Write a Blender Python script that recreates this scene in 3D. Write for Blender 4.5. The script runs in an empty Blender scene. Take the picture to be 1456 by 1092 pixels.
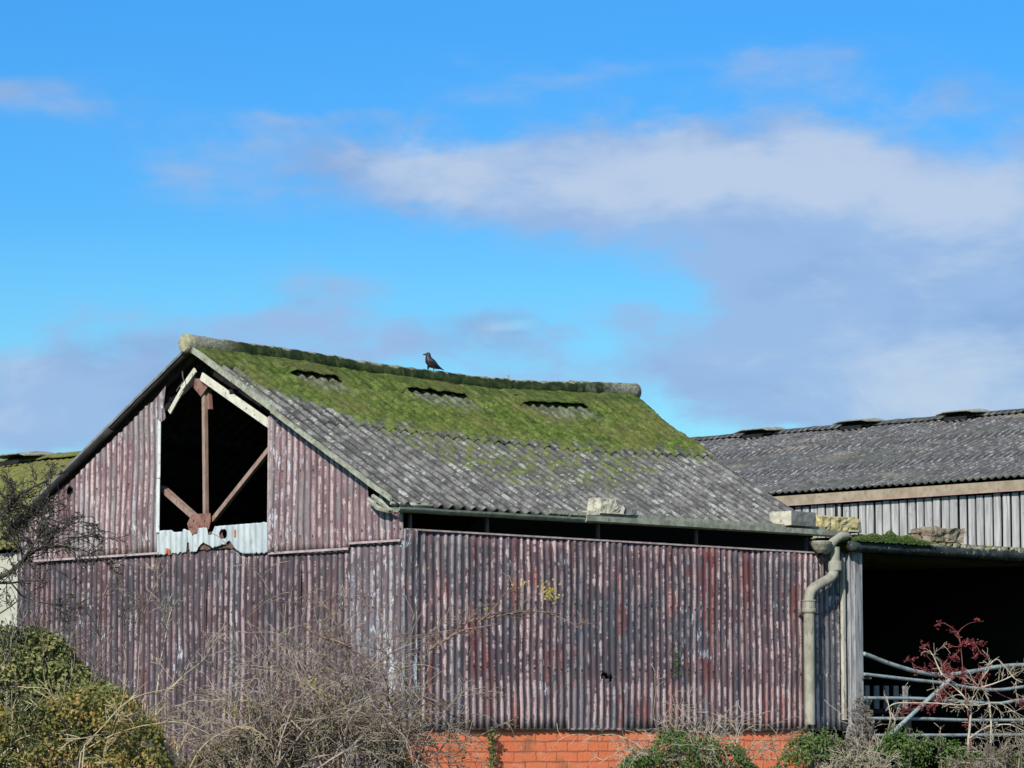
import bpy, math, random
import numpy as np
from math import sin, cos, pi, radians, sqrt, atan, tan, floor
from mathutils import Vector, Matrix, noise

# ------------------------------------------------------------------ camera, world, sun, exposure
F = 4600.0; CX, CY = 728.0, 546.0; EZ = 1.65
PITCH = atan((1037-546)/F)
scn = bpy.context.scene
cd = bpy.data.cameras.new('camera'); cam = bpy.data.objects.new('camera', cd)
scn.collection.objects.link(cam); scn.camera = cam
cam.location = (0, 0, EZ); cam.rotation_euler = (pi/2+PITCH, 0, 0)
cd.sensor_width = 36; cd.sensor_fit = 'HORIZONTAL'; cd.lens = F/1456*36
cd.clip_start = 0.5; cd.clip_end = 8000
scn.view_settings.view_transform = 'Standard'; scn.view_settings.look = 'None'
scn.view_settings.exposure = 0.45; scn.view_settings.gamma = 1
SUN_EL = radians(33); SX, SY = -0.28, -0.82
hn = math.hypot(SX, SY); SD = Vector((SX/hn*cos(SUN_EL), SY/hn*cos(SUN_EL), sin(SUN_EL)))
sl = bpy.data.lights.new('sun', 'SUN'); sl.energy = 4.0; sl.angle = radians(0.5); sl.color = (1, .955, .88)
so = bpy.data.objects.new('sun', sl); scn.collection.objects.link(so)
so.rotation_euler = SD.to_track_quat('Z', 'Y').to_euler()

def cam_ray(px, py):
    fx = Vector((0, cos(PITCH), sin(PITCH))); up = Vector((0, -sin(PITCH), cos(PITCH)))
    d = fx*F + Vector((px-CX, 0, 0)) + up*(CY-py)
    return d/d.y
def at(px, py, Y):
    d = cam_ray(px, py); return Vector((d.x*Y, Y, EZ+d.z*Y))

class NB:
    """small node builder"""
    def __init__(s, tree): s.t = tree; s.n = tree.nodes; s.l = tree.links
    def node(s, typ, **kw):
        n = s.n.new(typ)
        for k, v in kw.items(): setattr(n, k, v)
        return n
    def put(s, sock, v):
        if v is None: return
        if isinstance(v, bpy.types.NodeSocket): s.l.new(v, sock)
        else:
            if sock.type == 'RGBA' and not hasattr(v, '__len__'): v = (v, v, v, 1)
            if sock.type == 'RGBA' and len(v) == 3: v = (*v, 1)
            sock.default_value = v
    def m(s, op, a, b=None, c=None, clamp=False):
        n = s.node('ShaderNodeMath', operation=op, use_clamp=clamp)
        s.put(n.inputs[0], a); s.put(n.inputs[1], b); s.put(n.inputs[2], c); return n.outputs[0]
    def mix(s, f, a, b, blend='MIX'):
        n = s.node('ShaderNodeMix', data_type='RGBA', blend_type=blend); n.clamp_factor = True
        s.put(n.inputs[0], f); s.put(n.inputs[6], a); s.put(n.inputs[7], b); return n.outputs[2]
    def ss(s, x, lo, hi, a=0., b=1.):
        n = s.node('ShaderNodeMapRange', interpolation_type='SMOOTHSTEP')
        s.put(n.inputs[0], x); s.put(n.inputs[1], lo); s.put(n.inputs[2], hi); s.put(n.inputs[3], a); s.put(n.inputs[4], b)
        return n.outputs[0]
    def comb(s, x, y, z=0.):
        n = s.node('ShaderNodeCombineXYZ'); s.put(n.inputs[0], x); s.put(n.inputs[1], y); s.put(n.inputs[2], z); return n.outputs[0]
    def sep(s, v):
        n = s.node('ShaderNodeSeparateXYZ'); s.put(n.inputs[0], v); return n.outputs
    def noise(s, vec, scale=1., detail=4., rough=.55, dim='3D', w=None, dist=0.):
        n = s.node('ShaderNodeTexNoise', noise_dimensions=dim)
        if vec is not None: s.put(n.inputs['Vector'], vec)
        s.put(n.inputs['Scale'], scale); s.put(n.inputs['Detail'], detail); s.put(n.inputs['Roughness'], rough); s.put(n.inputs['Distortion'], dist)
        return n.outputs[0]
    def vor(s, vec, scale, feature='F1', rnd=1.):
        n = s.node('ShaderNodeTexVoronoi', feature=feature); s.put(n.inputs['Vector'], vec); s.put(n.inputs['Scale'], scale); s.put(n.inputs['Randomness'], rnd)
        return n
    def white(s, vec):
        n = s.node('ShaderNodeTexWhiteNoise', noise_dimensions='3D'); s.put(n.inputs['Vector'], vec); return n.outputs[0]
    def ramp(s, f, stops, interp='LINEAR'):
        n = s.node('ShaderNodeValToRGB'); cr = n.color_ramp; cr.interpolation = interp
        while len(cr.elements) > 1: cr.elements.remove(cr.elements[-1])
        cr.elements[0].position = stops[0][0]; cr.elements[0].color = (*stops[0][1], 1)
        for p, c in stops[1:]:
            e = cr.elements.new(p); e.color = (*c, 1)
        s.put(n.inputs[0], f); return n.outputs[0]
    def bump(s, h, strength=.5, dist=.01, normal=None):
        n = s.node('ShaderNodeBump'); s.put(n.inputs['Height'], h); n.inputs['Strength'].default_value = strength
        n.inputs['Distance'].default_value = dist; return n.outputs[0]

def L(r, g, b):   # sRGB 0-255 to linear
    f = lambda c: (c/255/12.92 if c/255 <= .04045 else ((c/255+.055)/1.055)**2.4)
    return (f(r), f(g), f(b))

w = bpy.data.worlds.new('World'); scn.world = w; w.use_nodes = True
nb = NB(w.node_tree); nb.n.clear()
sky = nb.node('ShaderNodeTexSky', sky_type='NISHITA'); sky.sun_disc = False
sky.sun_elevation = SUN_EL; sky.sun_rotation = math.atan2(SD.x, SD.y); sky.air_density = 1.0; sky.dust_density = .6; sky.ozone_density = 1.5
tc = nb.node('ShaderNodeTexCoord'); dx, dy, dz = nb.sep(tc.outputs['Generated'])
dys = nb.m('MAXIMUM', dy, .05)
X = nb.m('DIVIDE', dx, dys); Z = nb.m('DIVIDE', dz, dys)
front = nb.ss(dy, .05, .4)
SKYK = 1.0
# tint by elevation: deepens the clear blue low over the barn, fading to neutral overhead
tint = nb.ramp(nb.m('MULTIPLY', dz, 2.5), [(0, (.62, .90, 1.02)), (.24, (.43, .86, 1.04)), (.34, (.32, .80, 1.08)), (.395, (.248, .73, 1.125)), (.545, (.20, .715, 1.20)), (1, (.75, .9, 1.05))])
base = nb.mix(1, sky.outputs[0], tint, 'MULTIPLY')
vm = nb.node('ShaderNodeVectorMath', operation='SCALE'); nb.put(vm.inputs[0], base); vm.inputs['Scale'].default_value = 1.05
base = vm.outputs[0]
P3 = nb.comb(X, nb.m('MULTIPLY', Z, 2.2), .3)
warp = nb.noise(P3, 9, 5, .55)
Xw = nb.m('ADD', X, nb.m('MULTIPLY', nb.m('SUBTRACT', warp, .5), .075))
warp2 = nb.noise(nb.comb(X, nb.m('MULTIPLY', Z, 2.2), 4.3), 12, 5, .55)
Zw = nb.m('ADD', Z, nb.m('MULTIPLY', nb.m('SUBTRACT', warp2, .5), .042))
def blobs(lst):
    tot = None
    for px, py, sx, sy, a in lst:
        d = cam_ray(px, py); cx, cz = d.x, d.z; sx /= F; sy /= F
        ex = nb.m('POWER', nb.m('DIVIDE', nb.m('SUBTRACT', Xw, cx), sx), 2.)
        ey = nb.m('POWER', nb.m('DIVIDE', nb.m('SUBTRACT', Zw, cz), sy), 2.)
        g = nb.m('MULTIPLY', nb.m('EXPONENT', nb.m('MULTIPLY', nb.m('ADD', ex, ey), -1.)), a)
        tot = g if tot is None else nb.m('ADD', tot, g)
    return tot
cl = blobs([(560, 230, 320, 60, .95), (440, 165, 140, 22, .55), (940, 270, 330, 85, 1.0), (1280, 270, 300, 95, 1.1), (1420, 400, 300, 130, 1.0), (1250, 500, 260, 110, .9),
            (1120, 410, 170, 60, .7), (120, 530, 330, 70, 1.05), (60, 620, 300, 60, .9), (560, 500, 280, 45, .85), (470, 418, 90, 30, .6),
            (1150, 545, 200, 60, .85), (1400, 540, 240, 70, .85), (1380, 130, 150, 40, .38), (60, 135, 160, 38, .5), (760, 115, 200, 26, .34), (1100, 120, 150, 25, .25), (870, 465, 60, 18, .35), (820,530,160,30,.5)])
fb = nb.noise(nb.comb(X, nb.m('MULTIPLY', Z, 1.7), 1.7), 17, 9, .60, dist=.35)
fb2 = nb.noise(nb.comb(X, nb.m('MULTIPLY', Z, 2.4), 9.1), 46, 7, .60)
tex = nb.m('ADD', nb.m('MULTIPLY', nb.m('SUBTRACT', fb, .5), 2.6), nb.m('MULTIPLY', nb.m('SUBTRACT', fb2, .5), .9))
gen = nb.ss(nb.noise(tc.outputs['Generated'], 3.5, 6, .6), .5, .7, 0, .8)
clm = nb.ss(nb.m('ADD', nb.m('MULTIPLY', cl, 1.0), nb.m('MULTIPLY', tex, nb.ss(cl, .0, .5))), .02, 1.05)
clm = nb.m('ADD', nb.m('MULTIPLY', clm, front), nb.m('MULTIPLY', gen, nb.m('SUBTRACT', 1., nb.ss(dy, .3, .9))), clamp=True)
br = blobs([(600, 225, 200, 45, .55), (840, 245, 250, 60, .85), (1010, 275, 200, 50, .8), (1270, 235, 260, 55, .95), (1400, 300, 150, 80, .85), (705, 490, 45, 9, .9), (1080, 520, 100, 30, .35), (40, 600, 160, 50, .5), (1350, 510, 180, 55, .95), (1430, 570, 160, 45, .9), (1130, 420, 120, 50, .3)])
bt = nb.noise(nb.comb(X, nb.m('MULTIPLY', Z, 1.9), 7.), 21, 8, .58, dist=.3)
brm = nb.ss(nb.m('ADD', br, nb.m('MULTIPLY', nb.m('SUBTRACT', bt, .52), 3.4)), .1, 1.35)
dk_ = nb.ss(nb.noise(nb.comb(X, nb.m('MULTIPLY', Z, 2.6), 13.), 14, 6, .55), .45, .7)
cdark = nb.mix(dk_, tuple(c*8.6 for c in L(155, 185, 227)), tuple(c*8.6 for c in L(141, 171, 216)))
ccol = nb.mix(brm, cdark, tuple(c*8.6 for c in L(192, 207, 229)))
skyc = nb.mix(nb.m('MULTIPLY', clm, .9), base, ccol)
bg = nb.node('ShaderNodeBackground'); nb.put(bg.inputs[0], skyc); bg.inputs[1].default_value = .085
wo = nb.node('ShaderNodeOutputWorld'); nb.l.new(bg.outputs[0], wo.inputs[0])

# ------------------------------------------------------------------ helpers
col = scn.collection
def tag(o, label=None, cat=None, group=None, kind=None):
    if label: o['label'] = label
    if cat: o['category'] = cat
    if group: o['group'] = group
    if kind: o['kind'] = kind
    return o
def empty(name, loc=(0, 0, 0), rz=0., parent=None):
    o = bpy.data.objects.new(name, None); col.objects.link(o); o.location = loc; o.rotation_euler = (0, 0, rz)
    o.empty_display_size = .2
    if parent: o.parent = parent
    return o
class MB:
    def __init__(s): s.v = []; s.f = []; s.uv = {}; s.mi = []; s.cur = 0; s.tint = []
    def add(s, vs, fs, uvs=None, tint=0.):
        o = len(s.v); s.v.extend(vs)
        for i, f in enumerate(fs):
            s.f.append([o+k for k in f]); s.mi.append(s.cur); s.tint.append(tint)
            if uvs is not None: s.uv[len(s.f)-1] = [uvs[k] for k in f]
    def box(s, lo, hi, M=None, uvs=None):
        x0, y0, z0 = lo; x1, y1, z1 = hi
        vs = [Vector(p) for p in [(x0,y0,z0),(x1,y0,z0),(x1,y1,z0),(x0,y1,z0),(x0,y0,z1),(x1,y0,z1),(x1,y1,z1),(x0,y1,z1)]]
        if M: vs = [M @ v for v in vs]
        s.add(vs, [(3,2,1,0),(4,5,6,7),(0,1,5,4),(1,2,6,5),(2,3,7,6),(3,0,4,7)])
    def beam(s, p, q, wx, wy, up=Vector((0,0,1))):
        """rectangular bar from p to q; wx across, wy along up-ish"""
        p, q = Vector(p), Vector(q); d = (q-p).normalized()
        a = d.cross(up); a = a.normalized() if a.length > 1e-4 else Vector((1,0,0)); b = a.cross(d)
        vs = []
        for c in (p, q):
            for i, j in ((-1,-1),(1,-1),(1,1),(-1,1)): vs.append(c+a*(i*wx/2)+b*(j*wy/2))
        s.add(vs, [(0,1,2,3),(7,6,5,4),(0,4,5,1),(1,5,6,2),(2,6,7,3),(3,7,4,0)])
    def tube(s, pts, rads, n=6, cap=True, tint=0.):
        pts = [Vector(p) for p in pts]
        if not hasattr(rads, '__len__'): rads = [rads]*len(pts)
        vs, prev = [], None
        for i, p in enumerate(pts):
            d = (pts[min(i+1, len(pts)-1)]-pts[max(i-1, 0)])
            d = d.normalized() if d.length > 1e-9 else Vector((0,0,1))
            if prev is None:
                a = d.orthogonal().normalized()
            else:
                a = prev-d*prev.dot(d); a = a.normalized() if a.length > 1e-6 else d.orthogonal().normalized()
            prev = a; b = d.cross(a)
            for k in range(n):
                t = 2*pi*k/n; vs.append(p+(a*cos(t)+b*sin(t))*rads[i])
        fs = []
        for i in range(len(pts)-1):
            for k in range(n):
                k2 = (k+1) % n; fs.append((i*n+k, i*n+k2, (i+1)*n+k2, (i+1)*n+k))
        if cap: fs.append(tuple(range(n-1, -1, -1))); fs.append(tuple((len(pts)-1)*n+k for k in range(n)))
        s.add(vs, fs, tint=tint)
    def leaf(s, c, nrm, along, ln, wd, tint):
        a = along-nrm*along.dot(nrm)
        if a.length < 1e-5: a = nrm.orthogonal()
        a.normalize(); b = nrm.cross(a)
        vs = [c-a*ln*.5, c+b*wd*.5+nrm*wd*.18, c+a*ln*.5-nrm*ln*.1, c-b*wd*.5+nrm*wd*.18]
        s.add(vs, [(0,1,2),(0,2,3)], tint=tint)
    def build(s, name, mat, parent=None, smooth=False, mods=None):
        me = bpy.data.meshes.new(name); me.from_pydata([tuple(v) for v in s.v], [], s.f)
        mats = mat if isinstance(mat, (list, tuple)) else [mat]
        for m_ in mats: me.materials.append(m_)
        if len(mats) > 1: me.polygons.foreach_set('material_index', s.mi)
        if s.uv:
            ul = me.uv_layers.new(name='UVMap'); data = np.zeros((len(me.loops), 2), dtype=np.float32); li = 0
            for i, f in enumerate(s.f):
                q = s.uv.get(i)
                if q is not None:
                    for k, t in enumerate(q): data[li+k] = t
                li += len(f)
            ul.data.foreach_set('uv', data.ravel())
        if any(s.tint):
            at_ = me.attributes.new('tint', 'FLOAT', 'FACE'); at_.data.foreach_set('value', np.array(s.tint, dtype=np.float32))
        if smooth: me.polygons.foreach_set('use_smooth', [True]*len(me.polygons))
        me.update()
        o = bpy.data.objects.new(name, me); col.objects.link(o)
        if parent: o.parent = parent
        for typ, kw in (mods or []):
            md = o.modifiers.new(typ.lower(), typ)
            for k, v in kw.items(): setattr(md, k, v)
        return o
BEV = lambda w_=.004, seg=2: ('BEVEL', dict(width=w_, segments=seg, limit_method='ANGLE'))

def material(name, rough=.85, spec=.3, metal=0.):
    m = bpy.data.materials.new(name); m.use_nodes = True; b = NB(m.node_tree)
    p = b.n['Principled BSDF']; p.inputs['Roughness'].default_value = rough; p.inputs['Specular IOR Level'].default_value = spec; p.inputs['Metallic'].default_value = metal
    b.p = p; b.mat = m; return b
def simple_mat(name, c1, c2, scale=8., rough=.85, detail=6, bump=.3, bdist=.004, c3=None, stretch=(1,1,1), lo=.35, hi=.65):
    b = material(name, rough); t = b.node('ShaderNodeTexCoord')
    mp = b.node('ShaderNodeMapping'); b.l.new(t.outputs['Object'], mp.inputs[0]); mp.inputs['Scale'].default_value = stretch
    n = b.noise(mp.outputs[0], scale, detail, .62); c = b.mix(b.ss(n, lo, hi), c1, c2)
    if c3:
        n3 = b.noise(mp.outputs[0], scale*2.7, 3, .6); c = b.mix(b.ss(n3, .58, .68), c, c3)
    b.put(b.p.inputs['Base Color'], c)
    b.put(b.p.inputs['Normal'], b.bump(n, bump, bdist)); return b.mat

PIT = .092
def cladding_mat(name, dark1, dark2, crest1, crest2, grey, crest_amt=.55, red_amt=.5, pale_amt=.5, seed=0., splash=False):
    """weathered paint on corrugated steel: groove paint, bare grey patches, red remnants, worn ribs that start and stop, pale flakes"""
    b = material(name, .66, .3)
    uvn = b.node('ShaderNodeUVMap'); u, v, _ = b.sep(uvn.outputs[0])
    wob = b.m('MULTIPLY', b.m('SUBTRACT', b.noise(b.comb(b.m('MULTIPLY', u, 6), b.m('MULTIPLY', v, 7), seed+2), 1., 3, .6), .5), .030)
    uw = b.m('ADD', u, wob)
    ph = b.m('FRACT', b.m('DIVIDE', uw, PIT)); cell = b.m('FLOOR', b.m('ADD', b.m('DIVIDE', u, PIT), .5))
    crest = b.m('ADD', .5, b.m('MULTIPLY', b.m('COSINE', b.m('MULTIPLY', ph, 2*pi)), .5))
    W = b.white(b.comb(cell, seed, 0.)); W2 = b.white(b.comb(cell, seed+3.3, 1.)); W3 = b.white(b.comb(cell, seed+8.3, 2.))
    NZ = lambda su, sv, ds, det=5, rg=.62: b.noise(b.comb(b.m('MULTIPLY', u, su), b.m('MULTIPLY', v, sv), seed+ds), 1., det, rg)
    low = NZ(2.0, 1.5, 0); st = b.noise(b.comb(b.m('MULTIPLY', cell, 3.1), b.m('MULTIPLY', v, 7.5), seed), 1.0, 6, .75)
    st2 = NZ(34, 3.2, 5, 6, .68); st3 = NZ(70, 9, 7, 5, .65); fine = NZ(110, 40, 9, 4, .6); mid = NZ(13, 6, 11, 5, .65)
    base = b.mix(b.ss(b.m('ADD', b.m('MULTIPLY', low, .45), b.m('ADD', b.m('MULTIPLY', st2, .35), b.m('MULTIPLY', mid, .2))), .43, .57), dark1, dark2)
    gm = b.ss(b.m('ADD', NZ(1.6, 1.3, 21), b.m('ADD', b.m('MULTIPLY', b.m('SUBTRACT', st2, .5), .5), b.m('MULTIPLY', b.m('SUBTRACT', W3, .5), .16))), .50, .54)
    base = b.mix(b.m('MULTIPLY', gm, .85), base, grey)
    rn = NZ(2.2, 1.4, 31)
    rm = b.m('MULTIPLY', b.ss(b.m('ADD', rn, b.m('ADD', b.m('MULTIPLY', b.m('SUBTRACT', W2, .5), .22), b.m('MULTIPLY', b.m('SUBTRACT', st3, .5), .35))), .545, .68), red_amt)
    base = b.mix(b.m('MULTIPLY', rm, .8), base, (.19, .05, .045))
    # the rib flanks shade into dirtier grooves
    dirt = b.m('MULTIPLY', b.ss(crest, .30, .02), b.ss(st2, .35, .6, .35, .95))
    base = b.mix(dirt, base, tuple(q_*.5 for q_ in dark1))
    thr = b.m('ADD', crest, b.m('ADD', b.m('MULTIPLY', b.m('SUBTRACT', st, .5), 3.6), b.m('ADD', b.m('MULTIPLY', b.m('SUBTRACT', W, .5), .55), b.m('MULTIPLY', b.m('SUBTRACT', st3, .5), .9))))
    if splash: thr = b.m('ADD', thr, b.m('ADD', b.m('MULTIPLY', b.ss(v, 2.16, 2.02), .55), b.m('MULTIPLY', b.ss(b.m('ADD', v, b.m('MULTIPLY', low, .4)), 2.75, 2.2), -.15)))
    thr = b.m('ADD', thr, b.m('MULTIPLY', b.m('SUBTRACT', NZ(1.7, 2.2, 61), .5), 1.1))
    cm = b.ss(thr, 1.22-crest_amt*.5, 1.42-crest_amt*.5); cm = b.m('MULTIPLY', cm, b.ss(crest, .36, .62))
    cm = b.m('MULTIPLY', cm, b.m('SUBTRACT', 1., b.m('MULTIPLY', gm, .45)))
    cc = b.mix(b.ss(b.m('ADD', W2, b.m('MULTIPLY', b.m('SUBTRACT', mid, .5), 1.4)), .2, .8), crest1, crest2)
    cc = b.mix(b.m('MULTIPLY', rm, .8), cc, (.46, .20, .15))
    cc = b.mix(b.m('MULTIPLY', b.ss(W3, .8, .86), .7), cc, (.40, .40, .42))
    c = b.mix(b.m('MULTIPLY', cm, b.ss(fine, .32, .52, .45, 1.)), base, cc)
    fl = NZ(22, 6, 41, 5, .7); fl2 = NZ(1.3, 1.3, 44, 3)
    fm = b.ss(b.m('ADD', fl, b.m('MULTIPLY', b.m('SUBTRACT', fl2, .5), .6)), .70-.05*pale_amt, .735-.05*pale_amt)
    c = b.mix(b.m('MULTIPLY', fm, .85), c, (.50, .55, .58))
    c = b.mix(b.ss(b.m('ADD', b.m('MULTIPLY', fine, .6), b.m('MULTIPLY', st3, .4)), .57, .66, 0, .6), c, tuple(q_*.45 for q_ in dark1))
    # nail heads and holes on the fixing lines
    vz = b.m('FRACT', b.m('MULTIPLY', b.m('ADD', v, b.m('MULTIPLY', W, .03)), 1.55)); nail = b.m('MULTIPLY', b.ss(b.m('ABSOLUTE', b.m('SUBTRACT', vz, .5)), .028, .012), b.m('MULTIPLY', b.ss(crest, .8, .93), b.ss(W2, .5, .52)))
    c = b.mix(b.m('MULTIPLY', nail, .9), c, (.03, .02, .02))
    sh = b.m('FLOOR', b.m('ADD', b.m('DIVIDE', u, .735), .01)); shW = b.white(b.comb(sh, seed+17, 4.)); shW2 = b.white(b.comb(sh, seed+19, 5.))
    c = b.mix(b.ss(shW, 0., 1., .0, .34), c, b.mix(1., c, (.52, .50, .56), 'MULTIPLY'))
    c = b.mix(b.ss(shW2, .45, 1., .0, .45), c, b.mix(1., c, (1.15, 1.0, .98), 'MULTIPLY'))
    run = b.m('MULTIPLY', b.m('MULTIPLY', b.ss(vz, .5, .46), b.ss(vz, .12, .45)), b.m('MULTIPLY', b.ss(crest, .7, .95), b.ss(W2, .62, .64)))
    c = b.mix(b.m('MULTIPLY', run, .5), c, (.16, .06, .04))
    if splash: c = b.mix(b.ss(v, 1.668, 1.655, 0, .85), c, (.42, .36, .34))
    b.put(b.p.inputs['Base Color'], c)
    b.put(b.p.inputs['Normal'], b.bump(b.m('ADD', fine, b.m('ADD', b.m('MULTIPLY', cm, .6), b.m('MULTIPLY', mid, .8))), .5, .004))
    return b.mat

M = {}
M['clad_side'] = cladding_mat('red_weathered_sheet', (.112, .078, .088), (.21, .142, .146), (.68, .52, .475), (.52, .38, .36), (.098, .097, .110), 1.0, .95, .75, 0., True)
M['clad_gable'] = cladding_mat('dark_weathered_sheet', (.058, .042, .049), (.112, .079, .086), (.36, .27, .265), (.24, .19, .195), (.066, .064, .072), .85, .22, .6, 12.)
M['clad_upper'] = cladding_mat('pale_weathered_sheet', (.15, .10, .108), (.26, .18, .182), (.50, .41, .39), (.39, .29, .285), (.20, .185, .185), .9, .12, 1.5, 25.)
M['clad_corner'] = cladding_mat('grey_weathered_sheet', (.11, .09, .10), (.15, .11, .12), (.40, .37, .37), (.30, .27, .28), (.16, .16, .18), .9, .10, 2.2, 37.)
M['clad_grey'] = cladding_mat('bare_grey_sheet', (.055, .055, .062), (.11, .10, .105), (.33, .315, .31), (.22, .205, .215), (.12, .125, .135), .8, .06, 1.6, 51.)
M['galv'] = simple_mat('pale_galvanised', (.34, .39, .40), (.48, .52, .52), 9, .55, c3=(.33, .36, .36), stretch=(1,1,.3))
M['rust'] = simple_mat('rusty_steel', (.15, .07, .05), (.25, .14, .11), 14, .9, bump=.6)
M['tanpost'] = simple_mat('pale_rusty_steel', (.22, .14, .11), (.31, .22, .175), 10, .8, c3=(.15, .07, .05), stretch=(1,1,.4))
M['cream'] = simple_mat('cream_timber', (.50, .48, .38), (.62, .60, .50), 9, .8, c3=(.2, .18, .14))
M['verge'] = simple_mat('lichened_verge', (.20, .21, .15), (.34, .35, .28), 12, .9, c3=(.10, .12, .06))
M['gutter'] = simple_mat('lichened_gutter', (.17, .175, .135), (.31, .32, .26), 10, .9, c3=(.12, .12, .09))
M['pipe'] = simple_mat('stained_cement_pipe', (.22, .21, .165), (.33, .32, .26), 9, .9, c3=(.16, .145, .11), stretch=(1,1,.5))
M['under'] = simple_mat('dark_underside', (.03, .03, .03), (.055, .053, .05), 4, .95)  # plain dark colour for the inner face of the roof sheets
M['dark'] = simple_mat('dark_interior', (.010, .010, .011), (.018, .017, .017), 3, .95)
M['wood_grey'] = simple_mat('weathered_grey_timber', (.15, .155, .165), (.33, .33, .33), 7, .85, c3=(.09, .085, .085), stretch=(5,5,.35))
M['bracket'] = simple_mat('bracket_steel', (.09, .06, .06), (.14, .10, .10), 8)
M['gatem'] = simple_mat('blue_grey_gate_steel', (.20, .245, .245), (.29, .34, .34), 7, .5, c3=(.15, .12, .10), lo=.4, hi=.6)
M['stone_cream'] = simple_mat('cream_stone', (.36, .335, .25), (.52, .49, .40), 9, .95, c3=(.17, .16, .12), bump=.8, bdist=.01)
M['stone_yellow'] = simple_mat('yellow_stone', (.34, .28, .12), (.50, .44, .24), 9, .95, c3=(.18, .17, .08), bump=.8, bdist=.01)
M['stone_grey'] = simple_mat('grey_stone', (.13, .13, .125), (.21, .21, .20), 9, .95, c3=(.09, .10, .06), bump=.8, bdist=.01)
M['stone_brown'] = simple_mat('brown_stone', (.15, .12, .085), (.29, .24, .17), 11, .95, c3=(.08, .07, .05), bump=1, bdist=.015)
M['crow'] = simple_mat('black_feathers', (.010, .009, .013), (.028, .024, .033), 60, .5, bump=.5, bdist=.003, stretch=(1,1,2))

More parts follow.
